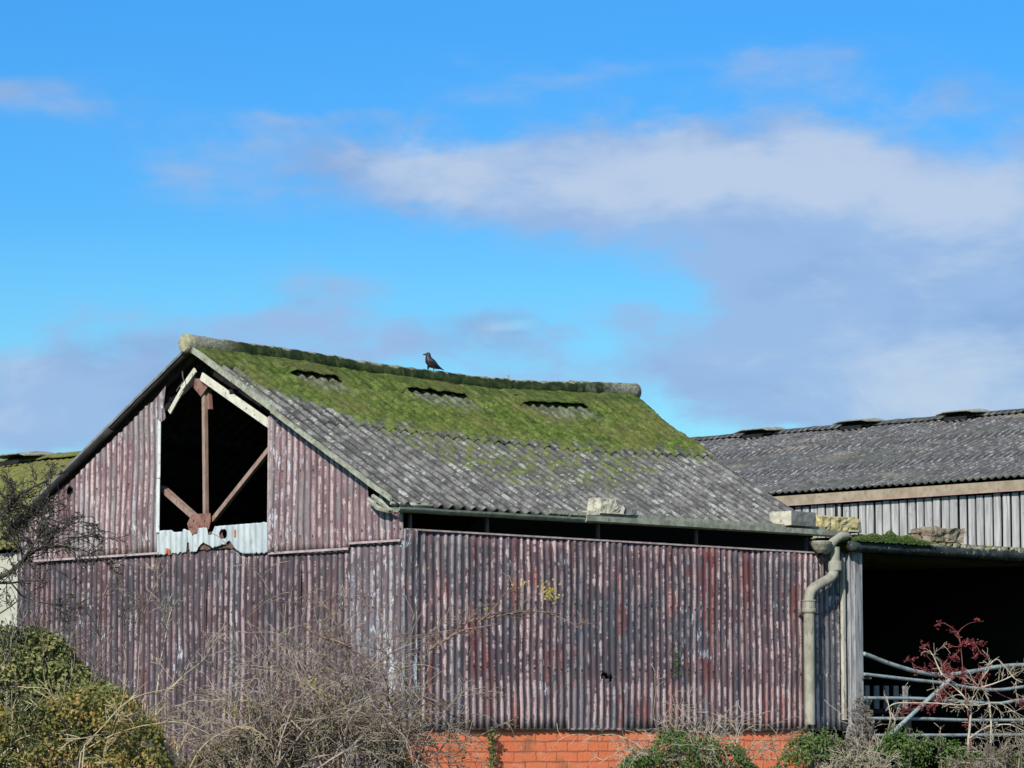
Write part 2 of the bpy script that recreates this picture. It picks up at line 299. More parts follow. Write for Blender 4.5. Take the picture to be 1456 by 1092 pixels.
def roof_mat(name, moss_edge, pitch, grey1, grey2, gaps=(), mossy=1.0, spill=True, mosscol=((.014, .028, .006), (.066, .096, .018), (.155, .188, .050)), rows=None):
    b = material(name, .95, .15)
    uvn = b.node('ShaderNodeUVMap'); u, v, _ = b.sep(uvn.outputs[0])
    ph = b.m('FRACT', b.m('DIVIDE', u, pitch)); crest = b.m('ADD', .5, b.m('MULTIPLY', b.m('COSINE', b.m('MULTIPLY', ph, 2*pi)), .5))
    P = b.comb(u, v, 0.)
    n1 = b.noise(P, 1.1, 4, .6); n2 = b.noise(P, 7, 5, .65); n3 = b.noise(P, 32, 4, .6)
    st = b.noise(b.comb(b.m('MULTIPLY', u, 7), b.m('MULTIPLY', v, 1.6), 2.), 1., 5, .65)
    g = b.mix(b.ss(b.m('ADD', b.m('MULTIPLY', n2, .5), b.m('MULTIPLY', st, .5)), .42, .58), grey1, grey2)
    wv = b.noise(P, 26, 4, .6); wu = b.m('ADD', u, b.m('MULTIPLY', b.m('SUBTRACT', wv, .5), .09)); wv2 = b.m('ADD', v, b.m('MULTIPLY', b.m('SUBTRACT', n2, .5), .12))
    vr = b.vor(b.comb(wu, b.m('MULTIPLY', wv2, .5), 0.), 15); vr2 = b.vor(b.comb(wu, b.m('MULTIPLY', wv2, .6), 0.), 38)
    lich = b.m('MULTIPLY', b.ss(b.m('ADD', vr.outputs['Distance'], b.m('MULTIPLY', b.m('SUBTRACT', n3, .5), .5)), .50, .25), b.ss(b.sep(vr.outputs['Color'])[0], .30, .8))
    lich = b.m('MULTIPLY', lich, b.ss(crest, .15, .6))
    g = b.mix(b.m('MULTIPLY', lich, .75), g, tuple(min(.5, c_*2.2+.03) for c_ in grey1) if grey1[0] < .07 else (.33, .335, .31))
    lich2 = b.m('MULTIPLY', b.ss(b.m('ADD', vr2.outputs['Distance'], b.m('MULTIPLY', b.m('SUBTRACT', n3, .5), .4)), .4, .2), b.ss(b.sep(vr2.outputs['Color'])[1], .55, .8))
    g = b.mix(b.m('MULTIPLY', lich2, .6), g, (.22, .22, .21) if grey1[0] < .07 else (.46, .46, .42))
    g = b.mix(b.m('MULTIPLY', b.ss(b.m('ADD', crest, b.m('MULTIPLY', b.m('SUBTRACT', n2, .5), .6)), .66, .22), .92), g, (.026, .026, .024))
    dk = b.noise(b.comb(b.m('MULTIPLY', u, 22), b.m('MULTIPLY', v, 9), 5.), 1., 5, .68)
    g = b.mix(b.ss(dk, .5, .62, 0, .75), g, (.052, .050, .050))
    g = b.mix(b.ss(n3, .58, .70, 0, .7), g, (.04, .04, .037))
    mc = b.ramp(b.m('ADD', b.m('MULTIPLY', n2, .6), b.m('MULTIPLY', n3, .4)), [(.36, mosscol[0]), (.5, mosscol[1]), (.66, mosscol[2])])
    mc = b.mix(b.ss(n1, .45, .62, 0, .45), mc, (.115, .10, .038)); mc = b.mix(b.ss(dk, .52, .66, 0, .6), mc, (.028, .045, .016))
    e = b.m('SUBTRACT', v, b.m('ADD', moss_edge, b.ss(u, 1.35, .0, 0., .62))) if spill else b.m('SUBTRACT', v, moss_edge)
    mm = b.ss(b.m('ADD', e, b.m('MULTIPLY', b.m('SUBTRACT', n2, .5), .5)), -.05, .07)
    if spill:
        sp = b.m('MULTIPLY', b.ss(u, .8, 1.9), b.ss(u, 5.6, 3.4))
        sp = b.ss(b.m('ADD', b.m('ADD', b.m('MULTIPLY', e, .75), b.m('MULTIPLY', b.m('ADD', sp, .15), .70)), b.m('MULTIPLY', b.m('SUBTRACT', st, .52), 1.5)), -.02, .16)
        sp = b.m('MULTIPLY', sp, b.ss(b.m('ADD', n2, b.m('MULTIPLY', crest, -.12)), .36, .5))
        mm = b.m('MULTIPLY', mm, b.ss(b.m('ADD', b.m('MULTIPLY', e, 1.6), b.m('MULTIPLY', b.m('SUBTRACT', n2, .5), 2.2)), -.12, .30)); mm = b.m('MAXIMUM', b.m('MULTIPLY', mm, b.ss(v, 1.585, 1.615)), b.m('MULTIPLY', sp, .9))
        mm = b.m('MULTIPLY', mm, b.ss(b.m('ADD', u, b.m('MULTIPLY', n2, .3)), .12, .42))
        for a0, a1, v0, v1 in gaps:
            gx = b.m('MULTIPLY', b.ss(u, a0-.06, a0+.08), b.ss(u, a1+.1, a1-.04))
            gy = b.m('MULTIPLY', b.ss(v, v0-.12, v0+.18), b.ss(v, v1+.05, v1))
            gg = b.m('MULTIPLY', b.m('MULTIPLY', gx, gy), b.ss(b.m('ADD', crest, b.m('SUBTRACT', n2, .5)), .1, .6))
            mm = b.m('MULTIPLY', mm, b.m('SUBTRACT', 1., b.m('MULTIPLY', gg, .6)))
    # scattered lichen also shows through the moss
    mm = b.m('MULTIPLY', mm, b.ss(b.m('ADD', b.m('MULTIPLY', lich2, .9), b.m('MULTIPLY', b.m('SUBTRACT', n1, .5), 1.)), .95, .6, .55, 1.))
    mm = b.m('MULTIPLY', mm, mossy)
    c = b.mix(mm, g, mc)
    if moss_edge > 50:
        bl = b.m('MULTIPLY', b.ss(b.noise(b.comb(b.m('MULTIPLY', u, .5), v, 3.), 1.3, 5, .6), .56, .64), b.ss(crest, .1, .6))
        c = b.mix(b.m('MULTIPLY', bl, .6), c, (.22, .19, .14))
        c = b.mix(b.ss(b.noise(b.comb(b.m('MULTIPLY', u, .35), v, 8.), .9, 4, .6), .5, .62, 0, .5), c, (.075, .085, .07))
    b.put(b.p.inputs['Base Color'], c)
    b.put(b.p.inputs['Normal'], b.bump(b.m('ADD', b.m('MULTIPLY', n3, .5), b.m('ADD', b.m('MULTIPLY', n2, .8), b.m('MULTIPLY', mm, .4))), .9, .018))
    return b.mat
VENTS = [(.92, 1.50), (2.50, 3.32), (4.26, 5.16)]
GR1, GR2 = (.082, .081, .078), (.185, .182, .168)
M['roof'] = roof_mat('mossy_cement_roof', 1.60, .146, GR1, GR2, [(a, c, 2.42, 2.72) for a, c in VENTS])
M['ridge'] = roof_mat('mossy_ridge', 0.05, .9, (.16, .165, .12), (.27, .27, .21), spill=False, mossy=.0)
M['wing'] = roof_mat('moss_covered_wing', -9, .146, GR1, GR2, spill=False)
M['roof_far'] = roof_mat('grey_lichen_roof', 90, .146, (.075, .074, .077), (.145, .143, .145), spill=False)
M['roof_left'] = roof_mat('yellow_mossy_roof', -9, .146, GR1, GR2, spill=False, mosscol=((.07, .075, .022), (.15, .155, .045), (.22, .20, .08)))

# ridge roll: pale top, dark moss lower down
b = material('lichened_ridge_roll', .95, .15); t = b.node('ShaderNodeTexCoord'); ox, oy, oz = b.sep(t.outputs['Object'])
uvn = b.node('ShaderNodeUVMap'); u, v, _ = b.sep(uvn.outputs[0])
n2 = b.noise(t.outputs['Object'], 9, 5, .65); n3 = b.noise(t.outputs['Object'], 34, 4, .6)
top = b.ss(b.m('ADD', v, b.m('MULTIPLY', b.m('SUBTRACT', n2, .5), .6)), .86, .97)
mk = b.mix(b.ss(n2, .4, .62), (.012, .024, .010), (.040, .058, .018))
pk = b.mix(b.ss(n3, .35, .65), (.17, .175, .13), (.33, .32, .26))
endm = b.m('MAXIMUM', b.ss(u, .55, .1), b.ss(b.m('ADD', u, b.m('MULTIPLY', n2, 2.)), 6.4, 7.4))
top = b.m('MAXIMUM', top, b.m('MULTIPLY', endm, .8))
b.put(b.p.inputs['Base Color'], b.mix(top, mk, pk)); b.put(b.p.inputs['Normal'], b.bump(b.m('ADD', n2, b.m('MULTIPLY', n3, .5)), 1, .02)); M['roll'] = b.mat

# brick
b = material('orange_painted_brick', .8, .25); uvn = b.node('ShaderNodeUVMap')
bt = b.node('ShaderNodeTexBrick'); bu, bv, _ = b.sep(uvn.outputs[0]); bw_ = b.noise(uvn.outputs[0], 5, 4, .6)
b.put(bt.inputs['Vector'], b.comb(b.m('ADD', bu, b.m('MULTIPLY', b.m('SUBTRACT', bw_, .5), .05)), b.m('ADD', bv, b.m('MULTIPLY', b.m('SUBTRACT', bw_, .5), .035)))); bt.inputs['Scale'].default_value = 1.
bt.inputs['Brick Width'].default_value = .29; bt.inputs['Row Height'].default_value = .1; bt.inputs['Mortar Size'].default_value = .009; bt.inputs['Mortar Smooth'].default_value = .3
bt.inputs['Color1'].default_value = (.88, .25, .105, 1); bt.inputs['Color2'].default_value = (.80, .20, .085, 1); bt.inputs['Mortar'].default_value = (.48, .15, .08, 1)
nz = b.noise(uvn.outputs[0], 6, 6, .65); nz2 = b.noise(uvn.outputs[0], 26, 4, .6)
c = b.mix(b.ss(nz, .52, .68, 0, .6), bt.outputs[0], (.90, .38, .21)); vz_ = b.ss(b.m('ADD', bv, b.m('MULTIPLY', nz, .45)), .62, .42); c = b.mix(b.m('MULTIPLY', vz_, .35), c, (.28, .13, .08)); c = b.mix(b.ss(b.noise(uvn.outputs[0], 2.2, 5, .6), .55, .66, 0, .55), c, (.20, .14, .07)); c = b.mix(b.ss(b.m('ADD', b.m('MULTIPLY', nz2, .6), b.m('MULTIPLY', nz, .4)), .58, .66, 0, .5), c, (.25, .11, .07))
b.put(b.p.inputs['Base Color'], c); b.put(b.p.inputs['Normal'], b.bump(b.m('SUBTRACT', nz2, bt.outputs['Fac']), .6, .008)); M['brick'] = b.mat

# leaves: face attribute picks the colour
def leaf_mat(name, stops, trans=.35, rough=.55):
    b = material(name, rough, .35); a = b.node('ShaderNodeAttribute', attribute_name='tint'); c = b.ramp(a.outputs['Fac'], stops)
    b.put(b.p.inputs['Base Color'], c)
    tr = b.node('ShaderNodeBsdfTranslucent'); b.put(tr.inputs[0], c)
    mx = b.node('ShaderNodeMixShader'); mx.inputs[0].default_value = trans; b.l.new(b.p.outputs[0], mx.inputs[1]); b.l.new(tr.outputs[0], mx.inputs[2])
    b.l.new(mx.outputs[0], b.n['Material Output'].inputs[0]); return b.mat
M['leaf_green'] = leaf_mat('evergreen_leaf', [(0, (.035, .055, .016)), (.35, (.13, .155, .045)), (.65, (.25, .26, .09)), (1, (.36, .32, .14))])
M['leaf_autumn'] = leaf_mat('autumn_bramble_leaf', [(0, (.035, .05, .014)), (.3, (.12, .135, .035)), (.6, (.20, .18, .045)), (.85, (.38, .27, .07)), (1, (.46, .26, .10))])
M['leaf_olive'] = leaf_mat('faded_olive_leaf', [(0, (.06, .052, .028)), (.5, (.145, .13, .06)), (1, (.30, .25, .11))])
M['leaf_nettle'] = leaf_mat('fresh_green_leaf', [(0, (.03, .07, .015)), (.5, (.075, .15, .03)), (1, (.19, .26, .07))])
M['leaf_red'] = leaf_mat('crimson_leaf', [(0, (.10, .012, .02)), (.5, (.24, .03, .045)), (1, (.42, .12, .09))])
M['leaf_yellow'] = leaf_mat('yellow_leaf', [(0, (.30, .26, .05)), (1, (.45, .38, .10))])
def bark(name, c1, c2, sc=18): return simple_mat(name, c1, c2, sc, .9, bump=.5, bdist=.004)
M['bark_dark'] = bark('dark_bark', (.028, .026, .024), (.075, .068, .055))
M['bark_grey'] = bark('grey_lichened_twig', (.16, .13, .105), (.36, .30, .24), 9)
M['bark_twig'] = bark('brown_grey_twig', (.16, .122, .098), (.39, .32, .26), 7)
M['bark_pale'] = bark('pale_dry_twig', (.28, .24, .18), (.46, .40, .31), 9)
M['bark_brown'] = bark('brown_twig', (.13, .085, .07), (.26, .18, .14), 9)
M['bark_red'] = bark('red_stem', (.12, .03, .035), (.26, .09, .08), 9)
M['bark_straw'] = bark('straw_stem', (.34, .27, .16), (.50, .40, .25), 9)

# ------------------------------------------------------------------ ground
def gz(x, y):
    t = min(max((y-6)/19., 0), 1); t = t*t*(3-2*t)
    return 1.16*t + .03*noise.noise(Vector((x*.35, y*.35, 0)))*min(1, 60/(abs(y)+20))
g = MB(); xs = sorted(set([-3000,-1500,-700,-300,-150,-80]+[i*1.0 for i in range(-40, 41)]+[80,150,300,700,1500,3000]))
ys = sorted(set([-3000,-1200,-400,-100,-30]+[i*1.0 for i in range(-15, 76)]+[100,150,300,700,1500,3500]))
vs = [Vector((x, y, gz(x, y))) for y in ys for x in xs]; nx = len(xs)
g.add(vs, [(j*nx+i, j*nx+i+1, (j+1)*nx+i+1, (j+1)*nx+i) for j in range(len(ys)-1) for i in range(nx-1)])
b = material('rough_pasture', .95, .1); t = b.node('ShaderNodeTexCoord'); n1 = b.noise(t.outputs['Object'], .6, 6, .6); n2 = b.noise(t.outputs['Object'], 9, 6, .7)
c = b.mix(b.ss(n2, .35, .65), (.035, .055, .018), (.10, .115, .04)); c = b.mix(b.ss(n1, .55, .68), c, (.11, .085, .055))
b.put(b.p.inputs['Base Color'], c); b.put(b.p.inputs['Normal'], b.bump(n2, .8, .05)); M['ground'] = b.mat
tag(g.build('ground', M['ground'], smooth=True), kind='structure')

# ------------------------------------------------------------------ barn frame: a along the side wall, b along the gable, z up
ANG = radians(46); U = Vector((sin(ANG), cos(ANG), 0)); V = Vector((-cos(ANG), sin(ANG), 0))
CORNER = Vector((-1.03188, 30.6, 0)); RZ = math.atan2(U.y, U.x)
def bw(a, b_, z): return CORNER+U*a+V*b_+Vector((0, 0, z))
G0 = 1.10
HW = 3.14; SL = .543; ZE = 3.80; ZA = ZE+SL*HW
barn = empty('barn', CORNER, RZ)
tag(barn, 'old red corrugated barn with a mossy roof and a black hole in its gable', 'barn')
S_A = [-.3, -.06, .64, 1.5, 2.29, 3.1, 3.84, 4.6, 5.5, 6.36, 7]; S_Z = [.02, .01, -.012, -.035, -.08, -.097, -.11, -.108, -.05, -.01, 0]
def sag(a): 
    return float(sum(np.interp(a+d, S_A, S_Z) for d in (-.3, -.15, 0, .15, .3))/5)
def roofz(b_): return ZE+SL*(HW-abs(b_-HW))

def corr(a, p, h): return h*.5*cos(2*pi*a/p)
def panel(mb, axis, u0, u1, zb, zt, off, pitch=PIT, depth=.0115, step=12, rows=10, flip=False, skip=None, warp=.010, seed=0):
    """corrugated sheet; axis 'a' = side wall (plane b=off), 'b' = gable (plane a=off); outward is -off"""
    n = max(4, int((u1-u0)/pitch*step)); us = [u0+(u1-u0)*i/n for i in range(n+1)]
    vs, uv = [], []
    for j in range(rows+1):
        for u_ in us:
            lo = zb(u_) if callable(zb) else zb; hi = zt(u_) if callable(zt) else zt
            z = lo+(hi-lo)*j/rows
            w_ = warp*noise.noise(Vector((u_*1.3, z*1.5, seed)))*2
            d = off-corr(u_, pitch, depth)+w_
            vs.append(Vector((u_, d, z)) if axis == 'a' else Vector((d, u_, z))); uv.append((u_, z))
    fs = []
    m_ = n+1
    for j in range(rows):
        for i in range(n):
            q = (j*m_+i, j*m_+i+1, (j+1)*m_+i+1, (j+1)*m_+i)
            if skip and skip((us[i]+us[i+1])/2, (vs[q[0]].z+vs[q[2]].z)/2): continue
            fs.append(q if axis == 'a' else q[::-1])
    mb.add(vs, fs, uv)
SOL = lambda t=.003, off=0.: ('SOLIDIFY', dict(thickness=t, offset=off))
rnd = random.Random(5)
def ragged(base, amp, p, seed):
    return lambda u_: (base(u_) if callable(base) else base)+amp*noise.noise(Vector((u_*p, seed, 3.1)))
# --- side wall sheets: each sheet about 0.75 m wide, lapped
def side_sheets():
    edges = [-.015, .76, 1.47, 2.2, 2.93, 3.66, 4.38, 5.1, 5.96]; k = 0
    for e0, e1 in zip(edges[:-1], edges[1:]):
        mb = MB(); jt = rnd.uniform(-.012, .012); jb = rnd.uniform(-.01, .01)
        hole = (lambda u_, z: abs(z-(2.17+.02*sin(u_*40))) < .022+.012*sin(u_*90) and 2.66 < u_ < 2.83) if e0 <= 2.7 <= e1 else None
        panel(mb, 'a', e0, e1+.06, ragged(1.640+jb, .012, 9, k), ragged(3.535+jt, .012, 9, k+9), -.004*(k % 2), rows=70 if hole else 14, skip=hole, seed=k)
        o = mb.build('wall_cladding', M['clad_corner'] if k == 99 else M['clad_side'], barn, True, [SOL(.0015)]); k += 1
    mb = MB(); panel(mb, 'a', 5.94, 6.63, ragged(1.64, .012, 9, 77), 3.56, .012, rows=14, seed=70)
    o = mb.build('wall_cladding', M['clad_grey'], barn, True, [SOL(.0015)]); o['label'] = 'bare grey corrugated sheet behind the downpipe'
side_sheets()
mb = MB(); panel(mb, 'a', -.03, .17, ragged(1.64, .012, 9, 78), 3.54, -.014, rows=16, seed=71); o = mb.build('corner_flashing', M['clad_corner'], barn, True, [SOL(.0015)])
# thin folded top edge
mb = MB(); mb.box((.04, -.016, 3.528), (6.0, .012, 3.544)); mb.build('top_capping', simple_mat('pinkish_capping', (.30, .23, .22), (.50, .40, .38), 14), barn)
# --- gable lower sheets
edges = [0, .74, 1.48, 2.22, 2.96, 3.70, 4.44, 5.18, 6.2]
for k, (e0, e1) in enumerate(zip(edges[:-1], edges[1:])):
    mb = MB(); top = 3.45 if k != 4 else (lambda u_: 3.44+.06*noise.noise(Vector((u_*9, 1, 1))))
    if k == 0: top = 3.44
    if k in (2, 3, 4): top = ragged(3.47, .07, 7, 40)
    panel(mb, 'b', e0, e1+(.06 if k < 7 else 0), 1.12, top, .006+.004*(k % 2), rows=16, seed=20+k)
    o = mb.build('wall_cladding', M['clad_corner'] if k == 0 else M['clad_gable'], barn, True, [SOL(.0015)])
    if k == 0: o['label'] = 'paler grey sheet at the corner'
# --- gable upper sheets
def topL(u_): 
    z = roofz(u_)-.085+sag(0)
    if u_ < 3.9: z -= .02+.10*abs(noise.noise(Vector((u_*14, 0, 2))))
    return z+.012*noise.noise(Vector((u_*22, 5, 2)))
edges = [3.72, 4.4, 5.05, 5.7, 6.22]
for k, (e0, e1) in enumerate(zip(edges[:-1], edges[1:])):
    mb = MB(); hole = (lambda u_, z: (u_-5.27)**2+(z-4.17)**2 < .0028) if k == 2 else None
    panel(mb, 'b', e0, e1+(.05 if k < 3 else 0), 3.455+.008*(k % 2), topL, -.022-.003*(k % 2), rows=44 if hole else 14, skip=hole, seed=30+k)
    mb.build('wall_cladding', M['clad_upper'], barn, True, [SOL(.0015)])
def topR(u_):
    z = roofz(u_)-.075+sag(0)
    if .30 < u_ < .46: z -= .11
    if u_ > 1.9: z -= .03
    return z+.012*noise.noise(Vector((u_*22, 8, 2)))
for k, (e0, e1, zb_) in enumerate([(.74, 1.96, 3.385), (-.03, .76, 3.435)]):
    mb = MB(); panel(mb, 'b', e0, e1, ragged(zb_, .008, 8, k+60), topR, -.022-.004*k, rows=14, seed=40+k, pitch=PIT)
    mb.build('wall_cladding', M['clad_upper'], barn, True, [SOL(.0015)])
# folded bottom lips of the upper sheets
lip = simple_mat('pinkish_lip', (.30, .22, .22), (.44, .36, .35), 14)
for b0, b1, z in ((3.71, 5.9, 3.452), (.75, 1.95, 3.380), (0, .74, 3.430)):
    mb = MB(); mb.box((-.036, b0, z-.012), (-.030, b1, z+.010)); mb.build('sheet_lip', lip, barn)
# galvanised patch below the opening, torn along its foot
TB = [(1.95, 3.385), (2.35, 3.39), (2.45, 3.43), (2.52, 3.50), (2.56, 3.53), (2.62, 3.50), (2.72, 3.485), (2.80, 3.47), (2.90, 3.50), (2.98, 3.535), (3.06, 3.47), (3.12, 3.44), (3.2, 3.44), (3.21, 3.54), (3.25, 3.54), (3.27, 3.44), (3.72, 3.43)]
TT = [(1.95, 3.69), (2.8, 3.685), (2.84, 3.60), (2.9, 3.60), (2.92, 3.68), (3.05, 3.68), (3.08, 3.63), (3.16, 3.60), (3.2, 3.66), (3.3, 3.68), (3.32, 3.655), (3.46, 3.655), (3.5, 3.68), (3.72, 3.68)]
fb_ = lambda T, am, sd: (lambda u_: float(np.interp(u_, [p[0] for p in T], [p[1] for p in T]))+am*noise.noise(Vector((u_*26, sd, 0))))
mb = MB(); panel(mb, 'b', 1.95, 3.74, fb_(TB, .02, 1), fb_(TT, .008, 2), -.030, rows=20, step=16, depth=.010,
                 skip=lambda u_, z: ((u_-2.66)/.065)**2+((z-3.60)/.05)**2 < 1, seed=50)
o = mb.build('patch_sheet', M['galv'], barn, True, [SOL(.0015)]); o['label'] = 'pale galvanised sheet with a torn rusty foot'
mb = MB(); panel(mb, 'b', 2.42, 3.6, ragged(3.455, .03, 11, 3), fb_([(2.42, 3.42), (2.5, 3.60), (2.56, 3.66), (2.78, 3.665), (2.86, 3.64), (3.2, 3.57), (3.4, 3.66), (3.6, 3.64)], .03, 4), -.010, rows=16, depth=.012,
                 skip=lambda u_, z: ((u_-2.655)/.05)**2+((z-3.605)/.042)**2 < 1, seed=51)
mb.build('rusted_sheet', simple_mat('dark_rust_sheet', (.085, .05, .045), (.15, .09, .075), 16, .9, c3=(.26, .13, .09), stretch=(1,1,.3), bump=.6), barn, True, [SOL(.0015)])
# bits of bright rust flake on the patch foot
FLK = simple_mat('bright_rust', (.36, .07, .03), (.45, .2, .08), 30)
for bb, zz, ww, hh in ((3.56, 3.47, .035, .05), (3.52, 3.455, .03, .06), (2.46, 3.60, .02, .07)):
    mb = MB(); mb.box((-.046, bb-ww/2, zz-hh/2), (-.042, bb+ww/2, zz+hh/2)); mb.build('rust_flake', FLK, barn)
# opening trims
mb = MB(); mb.box((-.044, 3.69, 4.22), (-.034, 3.735, 4.92)); mb.box((-.048, 3.69, 3.66), (-.038, 3.74, 4.215)); mb.build('opening_trim', simple_mat('white_trim', (.5, .53, .52), (.62, .65, .62), 9, c3=(.3,.3,.26)), barn, mods=[BEV(.003)])
mb = MB(); mb.box((-.040, 1.935, 3.69), (-.030, 1.962, 4.74)); mb.build('opening_trim', lip, barn)
# torn corner of sheet at top of opening's left
mb = MB(); mb.add([Vector(p) for p in ((-.05, 3.60, 5.17), (-.05, 3.75, 5.06), (-.05, 3.76, 4.86), (-.055, 3.66, 4.80), (-.058, 3.58, 4.83), (-.052, 3.63, 4.96))], [(0,1,2,3,4,5)], [(3.6,5.2),(3.75,5.1),(3.76,4.9),(3.66,4.8),(3.58,4.83),(3.63,4.96)])
mb.build('torn_sheet_corner', M['clad_upper'], barn, mods=[SOL(.003)])
# --- truss seen in the opening
def beam_part(name, p, q, wx, wy, mat, up=Vector((0,0,1))):
    mb = MB(); mb.beam(p, q, wx, wy, up); return mb.build(name, mat, barn, mods=[BEV(.004)])
XT = .09
beam_part('king_post', (XT, 3.09, 3.72), (XT, 3.135, 5.12), .042, .05, M['tanpost'], Vector((1,0,0)))
beam_part('king_post_web', (XT+.03, 3.075, 4.9), (XT+.03, 3.105, 5.16), .03, .05, M['rust'], Vector((1,0,0)))
beam_part('brace', (XT+.01, 3.20, 3.76), (XT+.01, 3.84, 4.14), .05, .085, M['tanpost'], Vector((1,0,0)))
beam_part('brace', (XT+.01, 2.99, 3.76), (XT+.01, 1.90, 4.58), .05, .045, M['tanpost'], Vector((1,0,0)))
def plate(name, pts, x, th, mat):
    mb = MB(); n = len(pts); vs = [Vector((x-th/2, p[0], p[1])) for p in pts]+[Vector((x+th/2, p[0], p[1])) for p in pts]
    mb.add(vs, [tuple(range(n)), tuple(range(2*n-1, n-1, -1))]+[(i, i+n, (i+1) % n+n, (i+1) % n) for i in range(n)]); return mb.build(name, mat, barn, mods=[BEV(.003)])
plate('gusset_plate', [(3.02, 5.22), (3.24, 5.22), (3.26, 5.13), (3.14, 5.03), (3.02, 5.13)], XT-.04, .012, M['rust'])
plate('gusset_plate', [(2.96, 3.83), (3.26, 3.83), (3.33, 3.74), (3.30, 3.66), (3.2, 3.6), (3.1, 3.58), (2.98, 3.67), (2.95, 3.74)], XT-.05, .012, M['rust'])
for mb_pts in (((3.04, 3.76), (3.12, 3.70), (3.22, 3.77), (3.27, 3.71), (3.0, 3.70), (3.17, 3.64)), ):
    for p in mb_pts:
        mb = MB(); mb.tube([(XT-.07, p[0], p[1]), (XT-.05, p[0], p[1])], .010, 8); mb.build('bolt', M['rust'], barn)
# cream verge boards inside the opening
beam_part('barge_board', (.02, 3.10, 5.235), (.02, 1.94, 4.635), .02, .085, M['cream'], Vector((1,0,0)).cross(Vector((0,-.9,-.45))))
beam_part('barge_board', (.02, 3.20, 5.31), (.02, 3.42, 5.13), .02, .06, M['cream'], Vector((1,0,0)).cross(Vector((0,.8,-.55))))
beam_part('barge_board', (.02, 3.41, 5.12), (.02, 3.62, 4.90), .02, .055, M['cream'], Vector((1,0,0)).cross(Vector((0,.7,-.7))))
beam_part('rafter', (.10, 2.98, 5.26), (.10, 2.20, 4.88), .05, .05, M['rust'])
for s_ in (0, 1):
    for a_ in ([.16] if s_ == 0 else [.16])+[2.1, 4.1, 6.0]:
        q0 = (a_, .1, roofz(.1)-.12) if s_ == 0 else (a_, 6.18, roofz(6.18)-.12)
        beam_part('rafter', q0, (a_, HW+(-.04 if s_ == 0 else .04), ZA-.13-.06), .05, .07, M['dark'])
for bb in (.5, 1.2, 1.9, 2.6, 3.68, 4.38, 5.08, 5.78):
    beam_part('purlin', (.0, bb, roofz(bb)-.17), (6.0, bb, roofz(bb)-.17), .05, .05, M['dark'])
# small dangling wire at the apex
mb = MB(); mb.tube([(-.03, 3.35, 5.30), (-.05, 3.32, 5.24), (-.04, 3.31, 5.20), (-.05, 3.38, 5.14), (-.05, 3.42, 5.10)], .006, 5); mb.build('hanging_wire', M['bracket'], barn)
# --- closed shell so that the inside is dark
mb = MB()
mb.box((.03, 6.20, G0-.1), (6.3, 6.27, 3.79)); mb.build('rear_wall', M['clad_grey'], barn)
mb = MB(); mb.box((6.02, .14, G0-.1), (6.06, 6.19, 3.80))
mb.add([Vector(p) for p in ((6.02, .14, 3.80), (6.02, HW, ZA-.01), (6.02, 6.19, 3.80), (6.06, .14, 3.80), (6.06, HW, ZA-.01), (6.06, 6.19, 3.80))], [(0,1,2), (5,4,3), (0,3,4,1), (1,4,5,2)])
mb.build('end_wall', M['clad_grey'], barn)
mb = MB(); mb.box((.06, .30, G0-.2), (6.0, 6.19, G0+.03)); mb.build('floor_slab', M['dark'], barn)
# inner wall plate behind the ventilation gap + posts
for a_ in (.12, 1.13, 2.67, 4.12, 5.86):
    mb = MB(); mb.box((a_-.012, .02, 3.50), (a_+.012, .05, 3.70)); mb.build('gutter_bracket', M['bracket'], barn)
mb = MB(); mb.box((.0, .06, 3.70), (6.0, .11, 3.765)); mb.build('wall_plate', M['dark'], barn)
# --- brick plinth
mb = MB(); 
def brickbox(lo, hi):
    x0, y0, z0 = lo; x1, y1, z1 = hi
    for p in (((x0,y0),(x1,y0)), ((x0,y1),(x0,y0)), ((x1,y0),(x1,y1)), ((x1,y1),(x0,y1))):
        (xa, ya), (xb, yb) = p; ln = math.hypot(xb-xa, yb-ya)
        mb.add([Vector((xa,ya,z0)), Vector((xb,yb,z0)), Vector((xb,yb,z1)), Vector((xa,ya,z1))], [(0,1,2,3)], [(0,z0-.03),(ln,z0-.03),(ln,z1-.03),(0,z1-.03)])
    mb.add([Vector((x0,y0,z1)), Vector((x1,y0,z1)), Vector((x1,y1,z1)), Vector((x0,y1,z1))], [(0,1,2,3)], [(0,0),(1,0),(1,.1),(0,.1)])
brickbox((.05, .03, G0-.15), (5.85, .24, 1.70)); mb.build('brick_plinth', M['brick'], barn)
